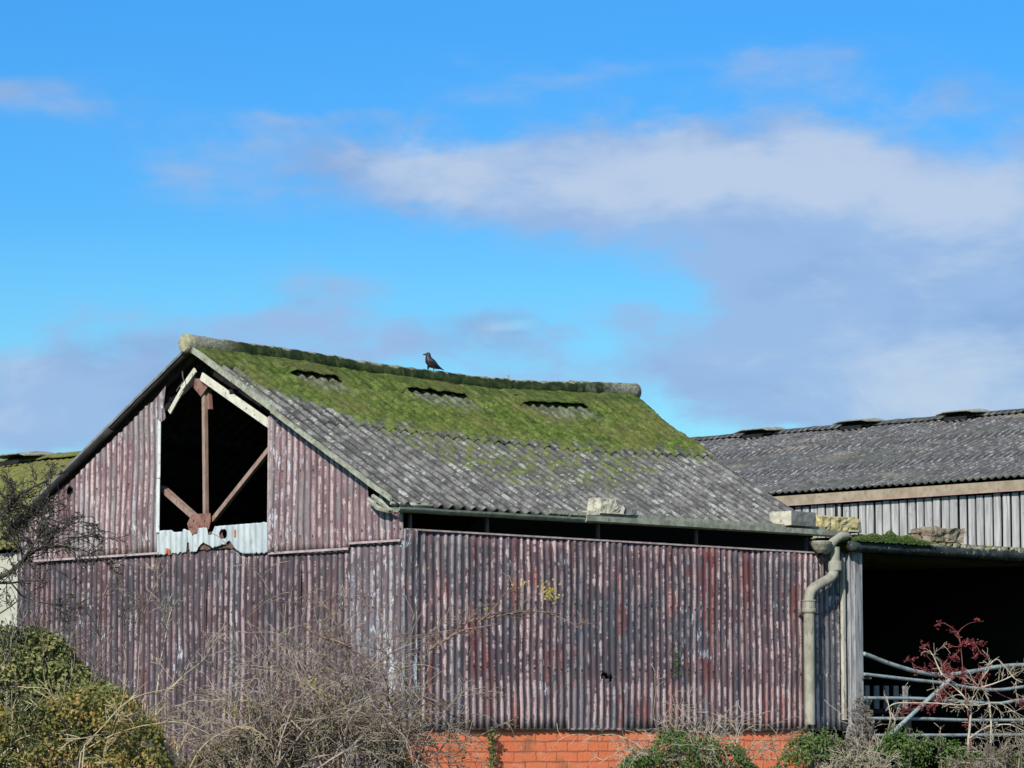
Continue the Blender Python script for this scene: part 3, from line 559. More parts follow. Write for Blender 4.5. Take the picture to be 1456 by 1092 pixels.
# --- roof sheets
def roof_course(side, b0, b1, a0, a1, lift, name, mat, rows, moss_h, seed):
    mb = MB(); p = .146; n = int((6.3+.13)/p*9); vs, uv = [], []
    for j in range(rows+1):
        t = j/rows; bb = b0+(b1-b0)*t
        aa0, aa1 = (a0(bb) if callable(a0) else a0), (a1(bb) if callable(a1) else a1)
        for i in range(n+1):
            a = aa0+(aa1-aa0)*i/n
            j_ = bb+(.02*noise.noise(Vector((floor(a/.73)*7.7, seed, 0))) if j == 0 else 0)
            z = ZE+SL*j_+sag(a)*(.25+.75*j_/HW)
            z += .012*noise.noise(Vector((floor(a/1.02)*3.1, seed, 4)))*(1-t)
            h = corr(a, p, .054)
            mz = 0
            if moss_h:
                P_ = Vector((a*7, bb*7, seed)); q_ = Vector((a*24, bb*24, seed+4))
                e_ = min(1, max(0, (a-.05)/.35))
                mz = e_*(max(0, .6+noise.noise(P_))*.016+noise.noise(q_)*.020+ (0.5-.5*cos(2*pi*a/p))*.014)*min(1, .25+(bb-1.6)*2.2+max(0, noise.noise(Vector((a*3, 7, 0)))))
            else: mz = noise.noise(Vector((a*30, bb*30, seed)))*.003
            y = j_ if side == 0 else 2*HW-j_
            vs.append(Vector((a, y-(h+mz+lift)*.47*(1 if side == 0 else -1), z+(h+mz+lift)*.88))); uv.append((a, bb))
    m_ = n+1
    mb.add(vs, [((j*m_+i, j*m_+i+1, (j+1)*m_+i+1, (j+1)*m_+i) if side == 0 else ((j+1)*m_+i, (j+1)*m_+i+1, j*m_+i+1, j*m_+i)) for j in range(rows) for i in range(n)], uv)
    return mb.build(name, [mat, M['under']], barn, True, [('SOLIDIFY', dict(thickness=.009, offset=-1., material_offset=1))])
aend = lambda b_: 6.10+.22*max(0, min(1, (b_-1.5)/1.6))
roof_course(0, -.06, 1.80, -.12, lambda b_: 6.10, 0, 'roof_sheet', M['roof'], 40, 0, 1)
roof_course(0, 1.60, 3.12, -.11, aend, .009, 'roof_sheet', M['roof'], 70, 1, 2)
roof_course(1, -.06, 1.80, -.12, lambda b_: 6.10, 0, 'roof_sheet', M['roof'], 12, 0, 3)
roof_course(1, 1.60, 3.12, -.11, aend, .016, 'roof_sheet', M['roof'], 16, 1, 4)
# verge edges (thick, pale, lichened)
def verge(b0, b1, ax, th, hh, mat, side=0, dz=0., wob=.006):
    mb = MB(); n = 40; vs = []
    for i in range(n+1):
        bb = b0+(b1-b0)*i/n; yy = bb if side == 0 else 2*HW-bb
        z = ZE+SL*bb+sag(ax)*(.25+.75*bb/HW)+dz; w_ = wob*noise.noise(Vector((bb*5, ax, side)))
        for dx_, dz_ in ((-th, hh/2+w_), (0, hh/2+w_), (0, -hh/2), (-th, -hh/2+w_)): vs.append(Vector((ax+dx_, yy, z+dz_)))
    fs = [(0,1,2,3), (4*n+3, 4*n+2, 4*n+1, 4*n)]
    for i in range(n):
        for k in range(4): fs.append((4*i+k, 4*i+4+k, 4*i+4+(k+1) % 4, 4*i+(k+1) % 4))
    mb.add(vs, fs); return mb.build('verge_strip', mat, barn)
verge(1.72, 3.1, -.105, .03, .065, M['verge'], 0, .015); verge(.03, 1.80, -.115, .03, .05, M['verge'], 0, -.002)
verge(.0, 3.1, -.105, .02, .03, M['stone_grey'], 1, .022)
# --- ridge wings with raised vents
def wing(side):
    mb = MB(); n = 420; rows = 10; vs, uv = [], []
    for j in range(rows+1):
        t = j/rows
        for i in range(n+1):
            a = -.10+(6.34+.10)*i/n; lift = 0
            for v0, v1 in VENTS:
                e = min(1, max(0, (a-(v0-.10))/.12))*min(1, max(0, ((v1+.10)-a)/.12)); lift = max(lift, e)
            bb = 3.10-(.40+.02*noise.noise(Vector((a*9, side, 0)))+.02*lift)*t
            ms = max(0, .5+noise.noise(Vector((a*8, bb*9, side))))*.016+noise.noise(Vector((a*28, bb*28, side)))*.010
            z = ZE+SL*bb+sag(a)*(.25+.75*bb/HW)+.060+lift*(.034*min(1, t*1.5)+.0)+ms+.014*cos(2*pi*a/.146)*(1-lift)*t-.03*t*(1-lift)
            if j == rows and lift < .3: z -= .012
            vs.append(Vector((a, bb if side == 0 else 2*HW-bb, z))); uv.append((a, bb))
    m_ = n+1
    mb.add(vs, [((j*m_+i, (j+1)*m_+i, (j+1)*m_+i+1, j*m_+i+1) if side == 0 else (j*m_+i, j*m_+i+1, (j+1)*m_+i+1, (j+1)*m_+i)) for j in range(rows) for i in range(n)], uv)
    return mb.build('ridge_wing', M['wing'], barn, True, [SOL(.010, -1.)])
wing(0); wing(1)
# black throat under each raised part
for v0, v1 in VENTS:
    for s_ in (0, 1):
        mb = MB(); bb = 2.84; z = ZE+SL*bb+sag((v0+v1)/2)*.9; y = bb if s_ == 0 else 2*HW-bb
        mb.box((v0-.04, y-.01, z-.02), (v1+.04, y+.01, z+.08))
        mb.build('ridge_vent', M['dark'], barn)
# --- ridge roll in lengths, with socket joints and round end plates
cuts = [-.14, .95, 1.78, 2.72, 3.62, 4.05, 4.30, 5.4, 6.40]
for k, (c0, c1) in enumerate(zip(cuts[:-1], cuts[1:])):
    mb = MB(); n = 16; seg = 24; vs, uv = [], []
    for i in range(seg+1):
        a = c0+(c1-c0+.03)*i/seg; r0 = .100+.008*(i < 2)+(.003 if k % 2 else 0)
        for q in range(n+1):
            th = -.35*pi+1.7*pi*q/n-.0; r = r0+.012*noise.noise(Vector((a*10, cos(th)*1.3, sin(th)*1.3)))
            cz = ZA+.04+sag(a)
            vs.append(Vector((a, HW-cos(th)*r, cz+sin(th)*r))); uv.append((a, .5+.5*sin(th)))
    m_ = n+1
    mb.add(vs, [(j*m_+i, (j+1)*m_+i, (j+1)*m_+i+1, j*m_+i+1) for j in range(seg) for i in range(n)], uv)
    mb.build('ridge_cap', M['roll'], barn, True, [SOL(.01, -1.)])
def disc(a, r, th, mat, nm='ridge_end_plate'):
    mb = MB(); cz = ZA+.045+sag(a); pr = [(0, r*.9), (th*.3, r), (th*.8, r), (th, r*.9)]
    vs = [Vector((a+x, HW+cos(2*pi*k/20)*rr, cz+sin(2*pi*k/20)*rr*1.08)) for x, rr in pr for k in range(20)]
    fs = [tuple(range(20)), tuple(range(79, 59, -1))]+[(j*20+k, (j+1)*20+k, (j+1)*20+(k+1) % 20, j*20+(k+1) % 20) for j in range(3) for k in range(20)]
    mb.add(vs, fs); return mb.build(nm, mat, barn, mods=[BEV(.006)])
disc(-.19, .092, .07, simple_mat('lichened_end_plate', (.22, .21, .13), (.38, .35, .22), 14, .95, c3=(.12, .12, .09), bump=.8)); disc(6.41, .098, .06, M['stone_grey'])
mb = MB(); mb.tube([(4.42, HW, ZA+.12+sag(4.4)), (4.42, HW+.01, ZA+.19+sag(4.4))], .007, 5); mb.build('fixing_bolt', M['gutter'], barn)
# --- gutters
def gutter(a0, a1, z0, z1, r, wall, name='gutter', flat=False, mat=None, off=-.075):
    mb = MB(); n = 8; seg = 30; vs = []
    prof = [(cos(pi+pi*q/n)*r, sin(pi+pi*q/n)*r) for q in range(n+1)] if not flat else [(-r, .015), (-r, -r*.75), (-r*.6, -r), (r, -r), (r, .02)]
    inner = [(x*(1-wall/r), y*(1-wall/r)+(.0)) for x, y in prof]
    ring = prof+[(inner[-1][0], prof[-1][1])]+inner[::-1][1:-1]+[(inner[0][0], prof[0][1])]
    m_ = len(ring)
    for i in range(seg+1):
        a = a0+(a1-a0)*i/seg; z = z0+(z1-z0)*i/seg+.004*noise.noise(Vector((a*3, 0, r)))
        for x, y in ring: vs.append(Vector((a, off+x, z+y)))
    fs = [(i*m_+k, (i+1)*m_+k, (i+1)*m_+(k+1) % m_, i*m_+(k+1) % m_) for i in range(seg) for k in range(m_)]
    fs += [tuple(range(m_)), tuple(range(seg*m_+m_-1, seg*m_-1, -1))]
    mb.add(vs, fs); return mb.build(name, mat or M['gutter'], barn, False)
gutter(-.15, 2.50, 3.735, 3.745, .05, .010, mat=simple_mat('green_grey_gutter', (.15, .17, .13), (.24, .27, .21), 10, .8, c3=(.13,.15,.1)))
gutter(2.34, 6.34, 3.752, 3.762, .050, .012, flat=True, off=-.085)
gutter(1.9, 6.05, 3.79, 3.80, .03, .012, 'gutter_back_fillet', flat=True, off=-.04, mat=M['verge'])
# twisted scraps of sheet at the near corner under the eave
for pts, m_ in ((((-.12, .30, 3.86), (-.13, .18, 3.80), (-.12, .07, 3.72), (-.13, .0, 3.715)), M['verge']), (((-.10, .38, 3.83), (-.12, .22, 3.74), (-.12, .06, 3.70)), M['clad_upper']), (((-.14, .02, 3.775), (.1, -.04, 3.765), (.32, -.05, 3.775)), M['verge'])):
    mb = MB(); mb.tube(pts, [.018, .026, .02, .014][:len(pts)], 5); mb.build('broken_sheet_scrap', M['verge'], barn)
# --- downpipe
PB = -.115
def pipe_tube(parent, name, pts, r, nn=14):
    out = []
    P_ = [Vector(p) for p in pts]
    for i in range(len(P_)-1):
        p0 = P_[max(i-1, 0)]; p1 = P_[i]; p2 = P_[i+1]; p3 = P_[min(i+2, len(P_)-1)]
        for k in range(5):
            t = k/5; out.append(.5*((2*p1)+(p2-p0)*t+(2*p0-5*p1+4*p2-p3)*t*t+(3*p1-p0-3*p2+p3)*t**3))
    out.append(P_[-1]); mb = MB(); mb.tube(out, r, nn); return mb.build(name, M['pipe'], parent, True, [('EDGE_SPLIT', dict(split_angle=radians(50)))])
dp = pipe_tube(barn, 'downpipe', [(5.715, PB, 1.70), (5.715, PB, 2.4), (5.715, PB, 3.02)], .058)
pipe_tube(barn, 'swan_neck', [(5.715, PB, 2.93), (5.72, PB, 3.04), (5.77, PB, 3.13), (5.93, PB, 3.205), (6.08, PB, 3.27), (6.14, PB, 3.36), (6.15, PB, 3.50), (6.15, PB, 3.60)], .055)
def lathe(parent, name, a, y, zr, mat):
    mb = MB(); n = 18; vs = [Vector((a+cos(2*pi*k/n)*r, y+sin(2*pi*k/n)*r, z)) for z, r in zr for k in range(n)]
    fs = [(j*n+k, j*n+(k+1) % n, (j+1)*n+(k+1) % n, (j+1)*n+k) for j in range(len(zr)-1) for k in range(n)]+[tuple(range(n-1, -1, -1)), tuple((len(zr)-1)*n+k for k in range(n))]
    mb.add(vs, fs); return mb.build(name, mat, parent)
lathe(barn, 'pipe_socket', 5.715, PB, [(2.88, .066), (2.895, .076), (2.92, .076), (2.93, .070), (3.0, .070), (3.01, .078), (3.02, .074)], M['pipe'])
lathe(barn, 'pipe_socket', 6.15, PB, [(3.34, .064), (3.35, .074), (3.44, .074), (3.45, .068)], M['pipe'])
lathe(barn, 'gutter_outlet', 5.93, PB+.01, [(3.53, .04), (3.56, .075), (3.62, .115), (3.645, .125), (3.655, .115)], M['pipe'])
pipe_tube(barn, 'outlet_elbow', [(5.98, PB, 3.56), (6.06, PB, 3.60), (6.14, PB, 3.67), (6.24, PB, 3.72), (6.36, PB+.02, 3.73)], .05)
mb = MB(); mb.box((5.64, -.06, 2.865), (5.95, -.02, 2.885)); mb.build('pipe_bracket', M['bracket'], barn)
mb = MB(); mb.tube([(6.055, -.02, 3.12), (6.055, -.025, 3.35), (6.06, -.022, 3.56)], .008, 5); mb.build('rust_streak_rod', M['rust'], barn)
# cream edge batten and grey corner boards next to the doorway
mb = MB(); mb.box((6.36, -.045, 1.75), (6.40, -.008, 3.50)); mb.build('edge_batten', simple_mat('cream_batten', (.30, .28, .22), (.50, .46, .38), 12, c3=(.12,.11,.1), stretch=(1,1,.25)), barn)
mb = MB(); mb.box((6.50, -.09, 1.15), (6.64, .04, 3.56)); mb.box((6.47, -.05, 1.15), (6.496, .03, 3.54))
o = mb.build('corner_post', M['wood_grey'], barn, mods=[BEV(.008)])
o['label'] = 'weathered grey timber post beside the dark doorway'

# ------------------------------------------------------------------ stones and moss lying on the eaves
def rock(name, loc, dims, mat, label, cat='stone', amp=.02, rz=0., group=None, jag=6., lshape=False, shade_mat=None):
    mb = MB(); n = 12; idx = {}; vs = []; fs = []
    def vid(i, j, k):
        if (i, j, k) not in idx:
            p = Vector((i/n-.5, j/n-.5, k/n))
            c = Vector((0, 0, .5)); q = p-c; s_ = max(abs(q.x), abs(q.y), abs(q.z))*2; e = q.length
            q = q*(1-.10*max(0, e-.55))
            pp = Vector((p.x*dims[0], p.y*dims[1], p.z*dims[2]))*jag*2.2+Vector((loc[0]*9, 0, loc[1]*5))
            w_ = Vector([noise.noise(pp+Vector((k_*7.3, 0, 0)))+.5*noise.noise(pp*2.3+Vector((k_*5.3, 2, 0))) for k_ in range(3)])
            P_ = Vector(((q.x)*dims[0], q.y*dims[1], (q.z+.5)*dims[2]))
            if lshape and p.x > .12 and p.z > .5: P_.z = dims[2]*(.5+.1*(p.z-.5))
            P_ += w_*amp*(0.15 if k == 0 else 1); idx[(i, j, k)] = len(vs); vs.append(P_)
        return idx[(i, j, k)]
    for a_ in range(n):
        for b_ in range(n):
            fs += [(vid(a_,b_,n), vid(a_+1,b_,n), vid(a_+1,b_+1,n), vid(a_,b_+1,n)), (vid(a_,b_+1,0), vid(a_+1,b_+1,0), vid(a_+1,b_,0), vid(a_,b_,0)),
                   (vid(a_,0,b_), vid(a_+1,0,b_), vid(a_+1,0,b_+1), vid(a_,0,b_+1)), (vid(a_+1,n,b_), vid(a_,n,b_), vid(a_,n,b_+1), vid(a_+1,n,b_+1)),
                   (vid(0,a_+1,b_), vid(0,a_,b_), vid(0,a_,b_+1), vid(0,a_+1,b_+1)), (vid(n,a_,b_), vid(n,a_+1,b_), vid(n,a_+1,b_+1), vid(n,a_,b_+1))]
    mb.add(vs, fs)
    if shade_mat:   # lit end stays cream, shade on the remaining faces painted grey
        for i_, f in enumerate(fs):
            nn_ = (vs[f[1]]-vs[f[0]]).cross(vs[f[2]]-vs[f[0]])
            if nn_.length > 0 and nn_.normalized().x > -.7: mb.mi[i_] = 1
        mat = [mat, shade_mat]
    o = mb.build(name, mat); o.location = bw(*loc); o.rotation_euler = (0, 0, RZ+rz); tag(o, label, cat, group); return o
GRP = 'stones weighing down the eaves'
rock('stone_block', (2.74, -.01, 3.80), (.33, .20, .155), M['stone_cream'], 'cream L-shaped stone block on the barn eave, left of a smaller grey block', amp=.018, group=GRP, lshape=True)
rock('stone_block', (3.00, -.02, 3.80), (.20, .16, .10), M['stone_grey'], 'small grey stone block on the eave directly right of the cream L-shaped block', amp=.012, group=GRP)
rock('stone_block', (2.48, -.05, 3.775), (.16, .10, .045), M['stone_cream'], 'flat cream stone flake at the left foot of the L-shaped block', amp=.005, group=GRP)
rock('stone_block', (5.60, -.00, 3.80), (.44, .30, .155), M['wood_grey'] if False else M['stone_cream'], 'squared cream block with painted-shade faces and a lit end near the right end of the barn eave', amp=.006, group=GRP, rz=.06, shade_mat=M['stone_grey'])
rock('stone_block', (6.38, .12, 3.785), (.62, .26, .155), M['stone_yellow'], 'long rough yellow stone on the eave between the squared cream block and the moss clump', amp=.03, group=GRP)
rock('stone_block', (6.87, .30, 3.80), (.22, .2, .11), M['stone_grey'], 'small square grey stone behind the right end of the yellow stone', amp=.008, group=GRP)
rock('stone_slab', (7.36, .34, 3.735), (.62, .3, .055), M['stone_cream'], 'thin pale slab lying on the low shed roof behind the green moss clump', 'slab', amp=.015, group=GRP, rz=-.1)
rock('stone_block', (8.12, .06, 3.735), (.62, .26, .15), M['stone_brown'], 'rough brown boulder lying alone on the low shed roof edge, farthest right', amp=.05, group=GRP, jag=5.)
# moss clump: lumpy low mound
def moss_clump(a0, a1, bb, z, h, label):
    mb = MB(); n, m2 = 60, 12; vs = []
    for j in range(m2+1):
        for i in range(n+1):
            s_, t = i/n, j/m2; a = a0+(a1-a0)*s_; y = bb-.14+.28*t
            hh = h*(sin(pi*s_)**.7)*(sin(pi*t)**.6)*(.75+.5*noise.noise(Vector((a*6, y*8, 0))))+.02*noise.noise(Vector((a*30, y*30, 1)))
            vs.append(Vector((a, y, z+hh-.015)))
    mb.add(vs, [(j*(n+1)+i, j*(n+1)+i+1, (j+1)*(n+1)+i+1, (j+1)*(n+1)+i) for j in range(m2) for i in range(n)])
    r_ = random.Random(9)
    for _ in range(2600):
        s_, t = r_.random(), r_.random(); a = a0+(a1-a0)*s_; y = bb-.14+.28*t
        hh = h*(sin(pi*s_)**.7)*(sin(pi*t)**.6)*(.75+.5*noise.noise(Vector((a*6, y*8, 0))))
        c = Vector((a, y, z+hh+.005)); mb.leaf(c, Vector((r_.uniform(-1,1), r_.uniform(-1,1), .6)).normalized(), Vector((r_.uniform(-1,1), r_.uniform(-1,1), r_.uniform(0,1))), .022, .010, r_.uniform(.1, .9))
    mo = leaf_mat('bright_moss', [(0, (.035, .065, .010)), (.5, (.08, .13, .02)), (1, (.15, .20, .05))], .1, .95)
    o = mb.build('moss_clump', mo); o.location = CORNER; o.rotation_euler = (0, 0, RZ); return tag(o, label, 'moss')
moss_clump(6.42, 7.72, -.10, 3.685, .115, 'bright green cushion of moss on the front edge of the low shed roof')

# ------------------------------------------------------------------ the bird
def make_bird():
    k = .00062; ox, oz = 625, 515
    sp = [(560,224,12),(572,218,30),(585,222,40),(588,250,43),(590,285,55),(600,325,72),(632,365,78),(672,392,72),(712,418,52),(752,440,34),(795,460,22),(835,476,14),(856,487,5)]
    mb = MB(); n = 16; vs = []; k *= 1.06
    for i, (px, pz, r) in enumerate(sp):
        p = Vector(((ox-px)*k, 0, (oz-pz)*k)); q0 = sp[max(i-1, 0)]; q1 = sp[min(i+1, len(sp)-1)]
        d = Vector((-(q1[0]-q0[0]), 0, -(q1[1]-q0[1]))).normalized()
        if i == 2: d = Vector((-.6, 0, -.8)).normalized()
        s_ = Vector((0, 1, 0)); u_ = s_.cross(d)
        wd = .92 if px < 760 else (1.5 if px < 850 else 4)
        for q in range(n):
            t = 2*pi*q/n; vs.append(p+(s_*cos(t)*wd+u_*sin(t)*(1 if px < 780 else .55))*r*k)
    fs = [(j*n+q, j*n+(q+1) % n, (j+1)*n+(q+1) % n, (j+1)*n+q) for j in range(len(sp)-1) for q in range(n)]+[tuple(range(n-1, -1, -1)), tuple((len(sp)-1)*n+q for q in range(n))]
    mb.add(vs, fs)
    X_ = lambda px, pz, y=0.: ((ox-px)*k, y, (oz-pz)*k)
    mb.tube([X_(560, 226), X_(525, 228), X_(486, 233)], [.014, .010, .002], 8)          # beak
    for s_ in (-1, 1):                                                                     # folded wings hug the flanks
        mb.tube([X_(612, 305, s_*.032), X_(640, 345, s_*.040), X_(690, 385, s_*.036), X_(750, 428, s_*.022), X_(815, 462, s_*.010)], [.016, .026, .023, .014, .004], 8)
    for s_, px in ((-1, 586), (1, 676)):                                                  # thighs, shanks, toes
        mb.tube([X_(px+10, 425, s_*.018), X_(px+2, 460, s_*.018), X_(px-3, 488, s_*.018), X_(px-3, 508, s_*.018)], [.018, .010, .0042, .0040], 7)
        for dx_, dy_ in ((.022, 0), (.019, .010), (.019, -.010), (-.016, 0)):
            f = Vector(X_(px-3, 508, s_*.018)); mb.tube([f, f+Vector((dx_, dy_, -.001))], [.0036, .002], 6)
    o = mb.build('bird', M['crow'], mods=[('REMESH', dict(mode='VOXEL', voxel_size=.0032, use_smooth_shade=True))])
    a_ = 3.26; o.location = bw(a_-.03, HW-.0, ZA+.126+sag(a_)); o.rotation_euler = (0, 0, pi+.18)
    return tag(o, 'black crow-like bird standing on the mossy roof ridge, facing left', 'bird')
make_bird()

# ------------------------------------------------------------------ low open shed to the right
shed = empty('open_shed', bw(6.7, 0, 0), RZ)
tag(shed, 'low open-fronted shed with a black interior, right of the red barn', 'shed')
def SH(p): return Vector(p)-Vector((6.7, 0, 0))
class SB(MB):
    def build(s, name, mat, parent=None, smooth=False, mods=None):
        s.v = [v-Vector((6.7, 0, 0)) for v in s.v]; return MB.build(s, name, mat, shed, smooth, mods)
A1 = 12.5
mb = SB(); n = int((A1-6.4)/.146*9); vs, uv = [], []
for j in range(9):
    bb = -.12+6.4*j/8
    for i in range(n+1):
        a = 6.42+(A1-6.42)*i/n; vs.append(Vector((a, bb, 3.70+.012*bb+corr(a, .146, .05)+.01*noise.noise(Vector((a*2, 3, 0)))))); uv.append((a, bb))
mb.add(vs, [(j*(n+1)+i, j*(n+1)+i+1, (j+1)*(n+1)+i+1, (j+1)*(n+1)+i) for j in range(8) for i in range(n)], uv)
mb.build('roof_sheet', M['roof_left'], None, True, [SOL(.012, -1.)])
# dark, moss-grown gutter along the front
mb = SB(); seg = 90; vs = []
for i in range(seg+1):
    a = 6.36+(A1-6.36)*i/seg
    for q in range(10):
        t = 2*pi*q/10; r = .058+.014*noise.noise(Vector((a*7, cos(t)*1.5, sin(t)*1.5)))
        vs.append(Vector((a, -.15+cos(t)*r, 3.62+.01*noise.noise(Vector((a, 0, 0)))+sin(t)*r)))
mb.add(vs, [(i*10+q, (i+1)*10+q, (i+1)*10+(q+1) % 10, i*10+(q+1) % 10) for i in range(seg) for q in range(10)]+[tuple(range(10)), tuple(seg*10+q for q in range(9, -1, -1))])
mb.build('gutter', simple_mat('mossy_black_gutter', (.012, .016, .018), (.035, .045, .045), 6, .9, c3=(.16, .17, .12), bump=1, bdist=.02), None, True)
# crust of lichen and rubble along the roof edge
r_ = random.Random(3); mb = SB()
for _ in range(170):
    a = r_.uniform(7.5, A1); s_ = r_.uniform(.012, .032); c = Vector((a, -.13+r_.uniform(-.05, .03), 3.675+r_.uniform(-.02, .03)))
    vs = [c+Vector((x*s_*r_.uniform(.7, 1.6), y*s_*r_.uniform(.7, 1.3), z*s_*r_.uniform(.5, 1.1))) for x, y, z in ((-1,-1,-1),(1,-1,-1),(1,1,-1),(-1,1,-1),(-1,-1,1),(1,-1,1),(1,1,1),(-1,1,1))]
    mb.add(vs, [(3,2,1,0),(4,5,6,7),(0,1,5,4),(1,2,6,5),(2,3,7,6),(3,0,4,7)])
mb.build('lichen_crust', simple_mat('pale_lichen_crust', (.17, .17, .12), (.34, .33, .26), 20, c3=(.07, .09, .04)))
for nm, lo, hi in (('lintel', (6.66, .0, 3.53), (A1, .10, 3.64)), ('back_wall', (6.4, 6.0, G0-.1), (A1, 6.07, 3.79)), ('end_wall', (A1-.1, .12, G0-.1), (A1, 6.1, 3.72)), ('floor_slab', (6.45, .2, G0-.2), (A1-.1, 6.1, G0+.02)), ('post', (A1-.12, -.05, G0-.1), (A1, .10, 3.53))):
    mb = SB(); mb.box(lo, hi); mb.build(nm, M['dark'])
# slatted hay rack just inside
rk = empty('hay_rack', bw(7.7, .75, G0), RZ); tag(rk, 'low slatted wooden rack standing in the dark behind the field gate', 'rack')
for k in range(9):
    mb = MB(); mb.box((-.72+k*.17, -.012, .78), (-.72+k*.17+.07, .012, 1.04)); mb.build('slat', M['wood_grey'], rk)
for z_ in (.76, .30):
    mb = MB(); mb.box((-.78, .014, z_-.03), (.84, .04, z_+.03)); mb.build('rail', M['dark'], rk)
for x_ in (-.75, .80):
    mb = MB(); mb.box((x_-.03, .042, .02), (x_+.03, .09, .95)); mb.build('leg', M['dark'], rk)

# ------------------------------------------------------------------ bent field gate
gate = empty('field_gate', bw(6.68, -.16, 1.45), RZ); tag(gate, 'bent blue-grey tubular steel field gate across the dark shed opening', 'gate')
GO = Vector((6.68, -.16, 1.45))
def gtube(name, pts, r, dy=0.):
    out = []; P_ = [Vector((a, -.16+dy, z))-GO for a, z in pts]
    for i in range(len(P_)-1):
        p0 = P_[max(i-1, 0)]; p1 = P_[i]; p2 = P_[i+1]; p3 = P_[min(i+2, len(P_)-1)]
        for k in range(6):
            t = k/6; out.append(.5*((2*p1)+(p2-p0)*t+(2*p0-5*p1+4*p2-p3)*t*t+(3*p1-p0-3*p2+p3)*t**3))
    out.append(P_[-1]); mb = MB(); mb.tube(out, r, 10); return mb.build(name, M['gatem'], gate, True)
gtube('rail', [(6.56, 2.46), (6.66, 2.44), (7.0, 2.36), (7.5, 2.275), (7.95, 2.25), (8.4, 2.29), (9.0, 2.36), (9.6, 2.385), (10.2, 2.40)], .024)
gtube('rail', [(6.56, 2.24), (6.66, 2.235), (7.3, 2.195), (7.9, 2.16), (8.5, 2.105), (8.95, 2.095), (9.6, 2.15), (10.2, 2.17)], .019)
gtube('rail', [(6.56, 1.985), (6.7, 1.985), (7.5, 1.985), (8.3, 1.955), (8.9, 1.94), (9.3, 1.98), (10.2, 2.03)], .019)
gtube('rail', [(6.56, 1.765), (6.7, 1.765), (7.5, 1.765), (8.5, 1.75), (10.2, 1.76)], .019)
gtube('rail', [(6.56, 1.585), (6.7, 1.585), (8.5, 1.585), (10.2, 1.59)], .019)
gtube('brace', [(6.95, 1.60), (7.5, 1.92), (8.02, 2.22)], .024, -.045)
for z_ in (1.8, 2.2):
    mb = MB(); mb.tube([Vector((6.60, -.10, z_))-GO, Vector((6.68, -.16, z_))-GO], .012, 6); mb.build('hinge', M['bracket'], gate)
gtube('stile', [(10.2, 1.50), (10.2, 2.42)], .022, .0)

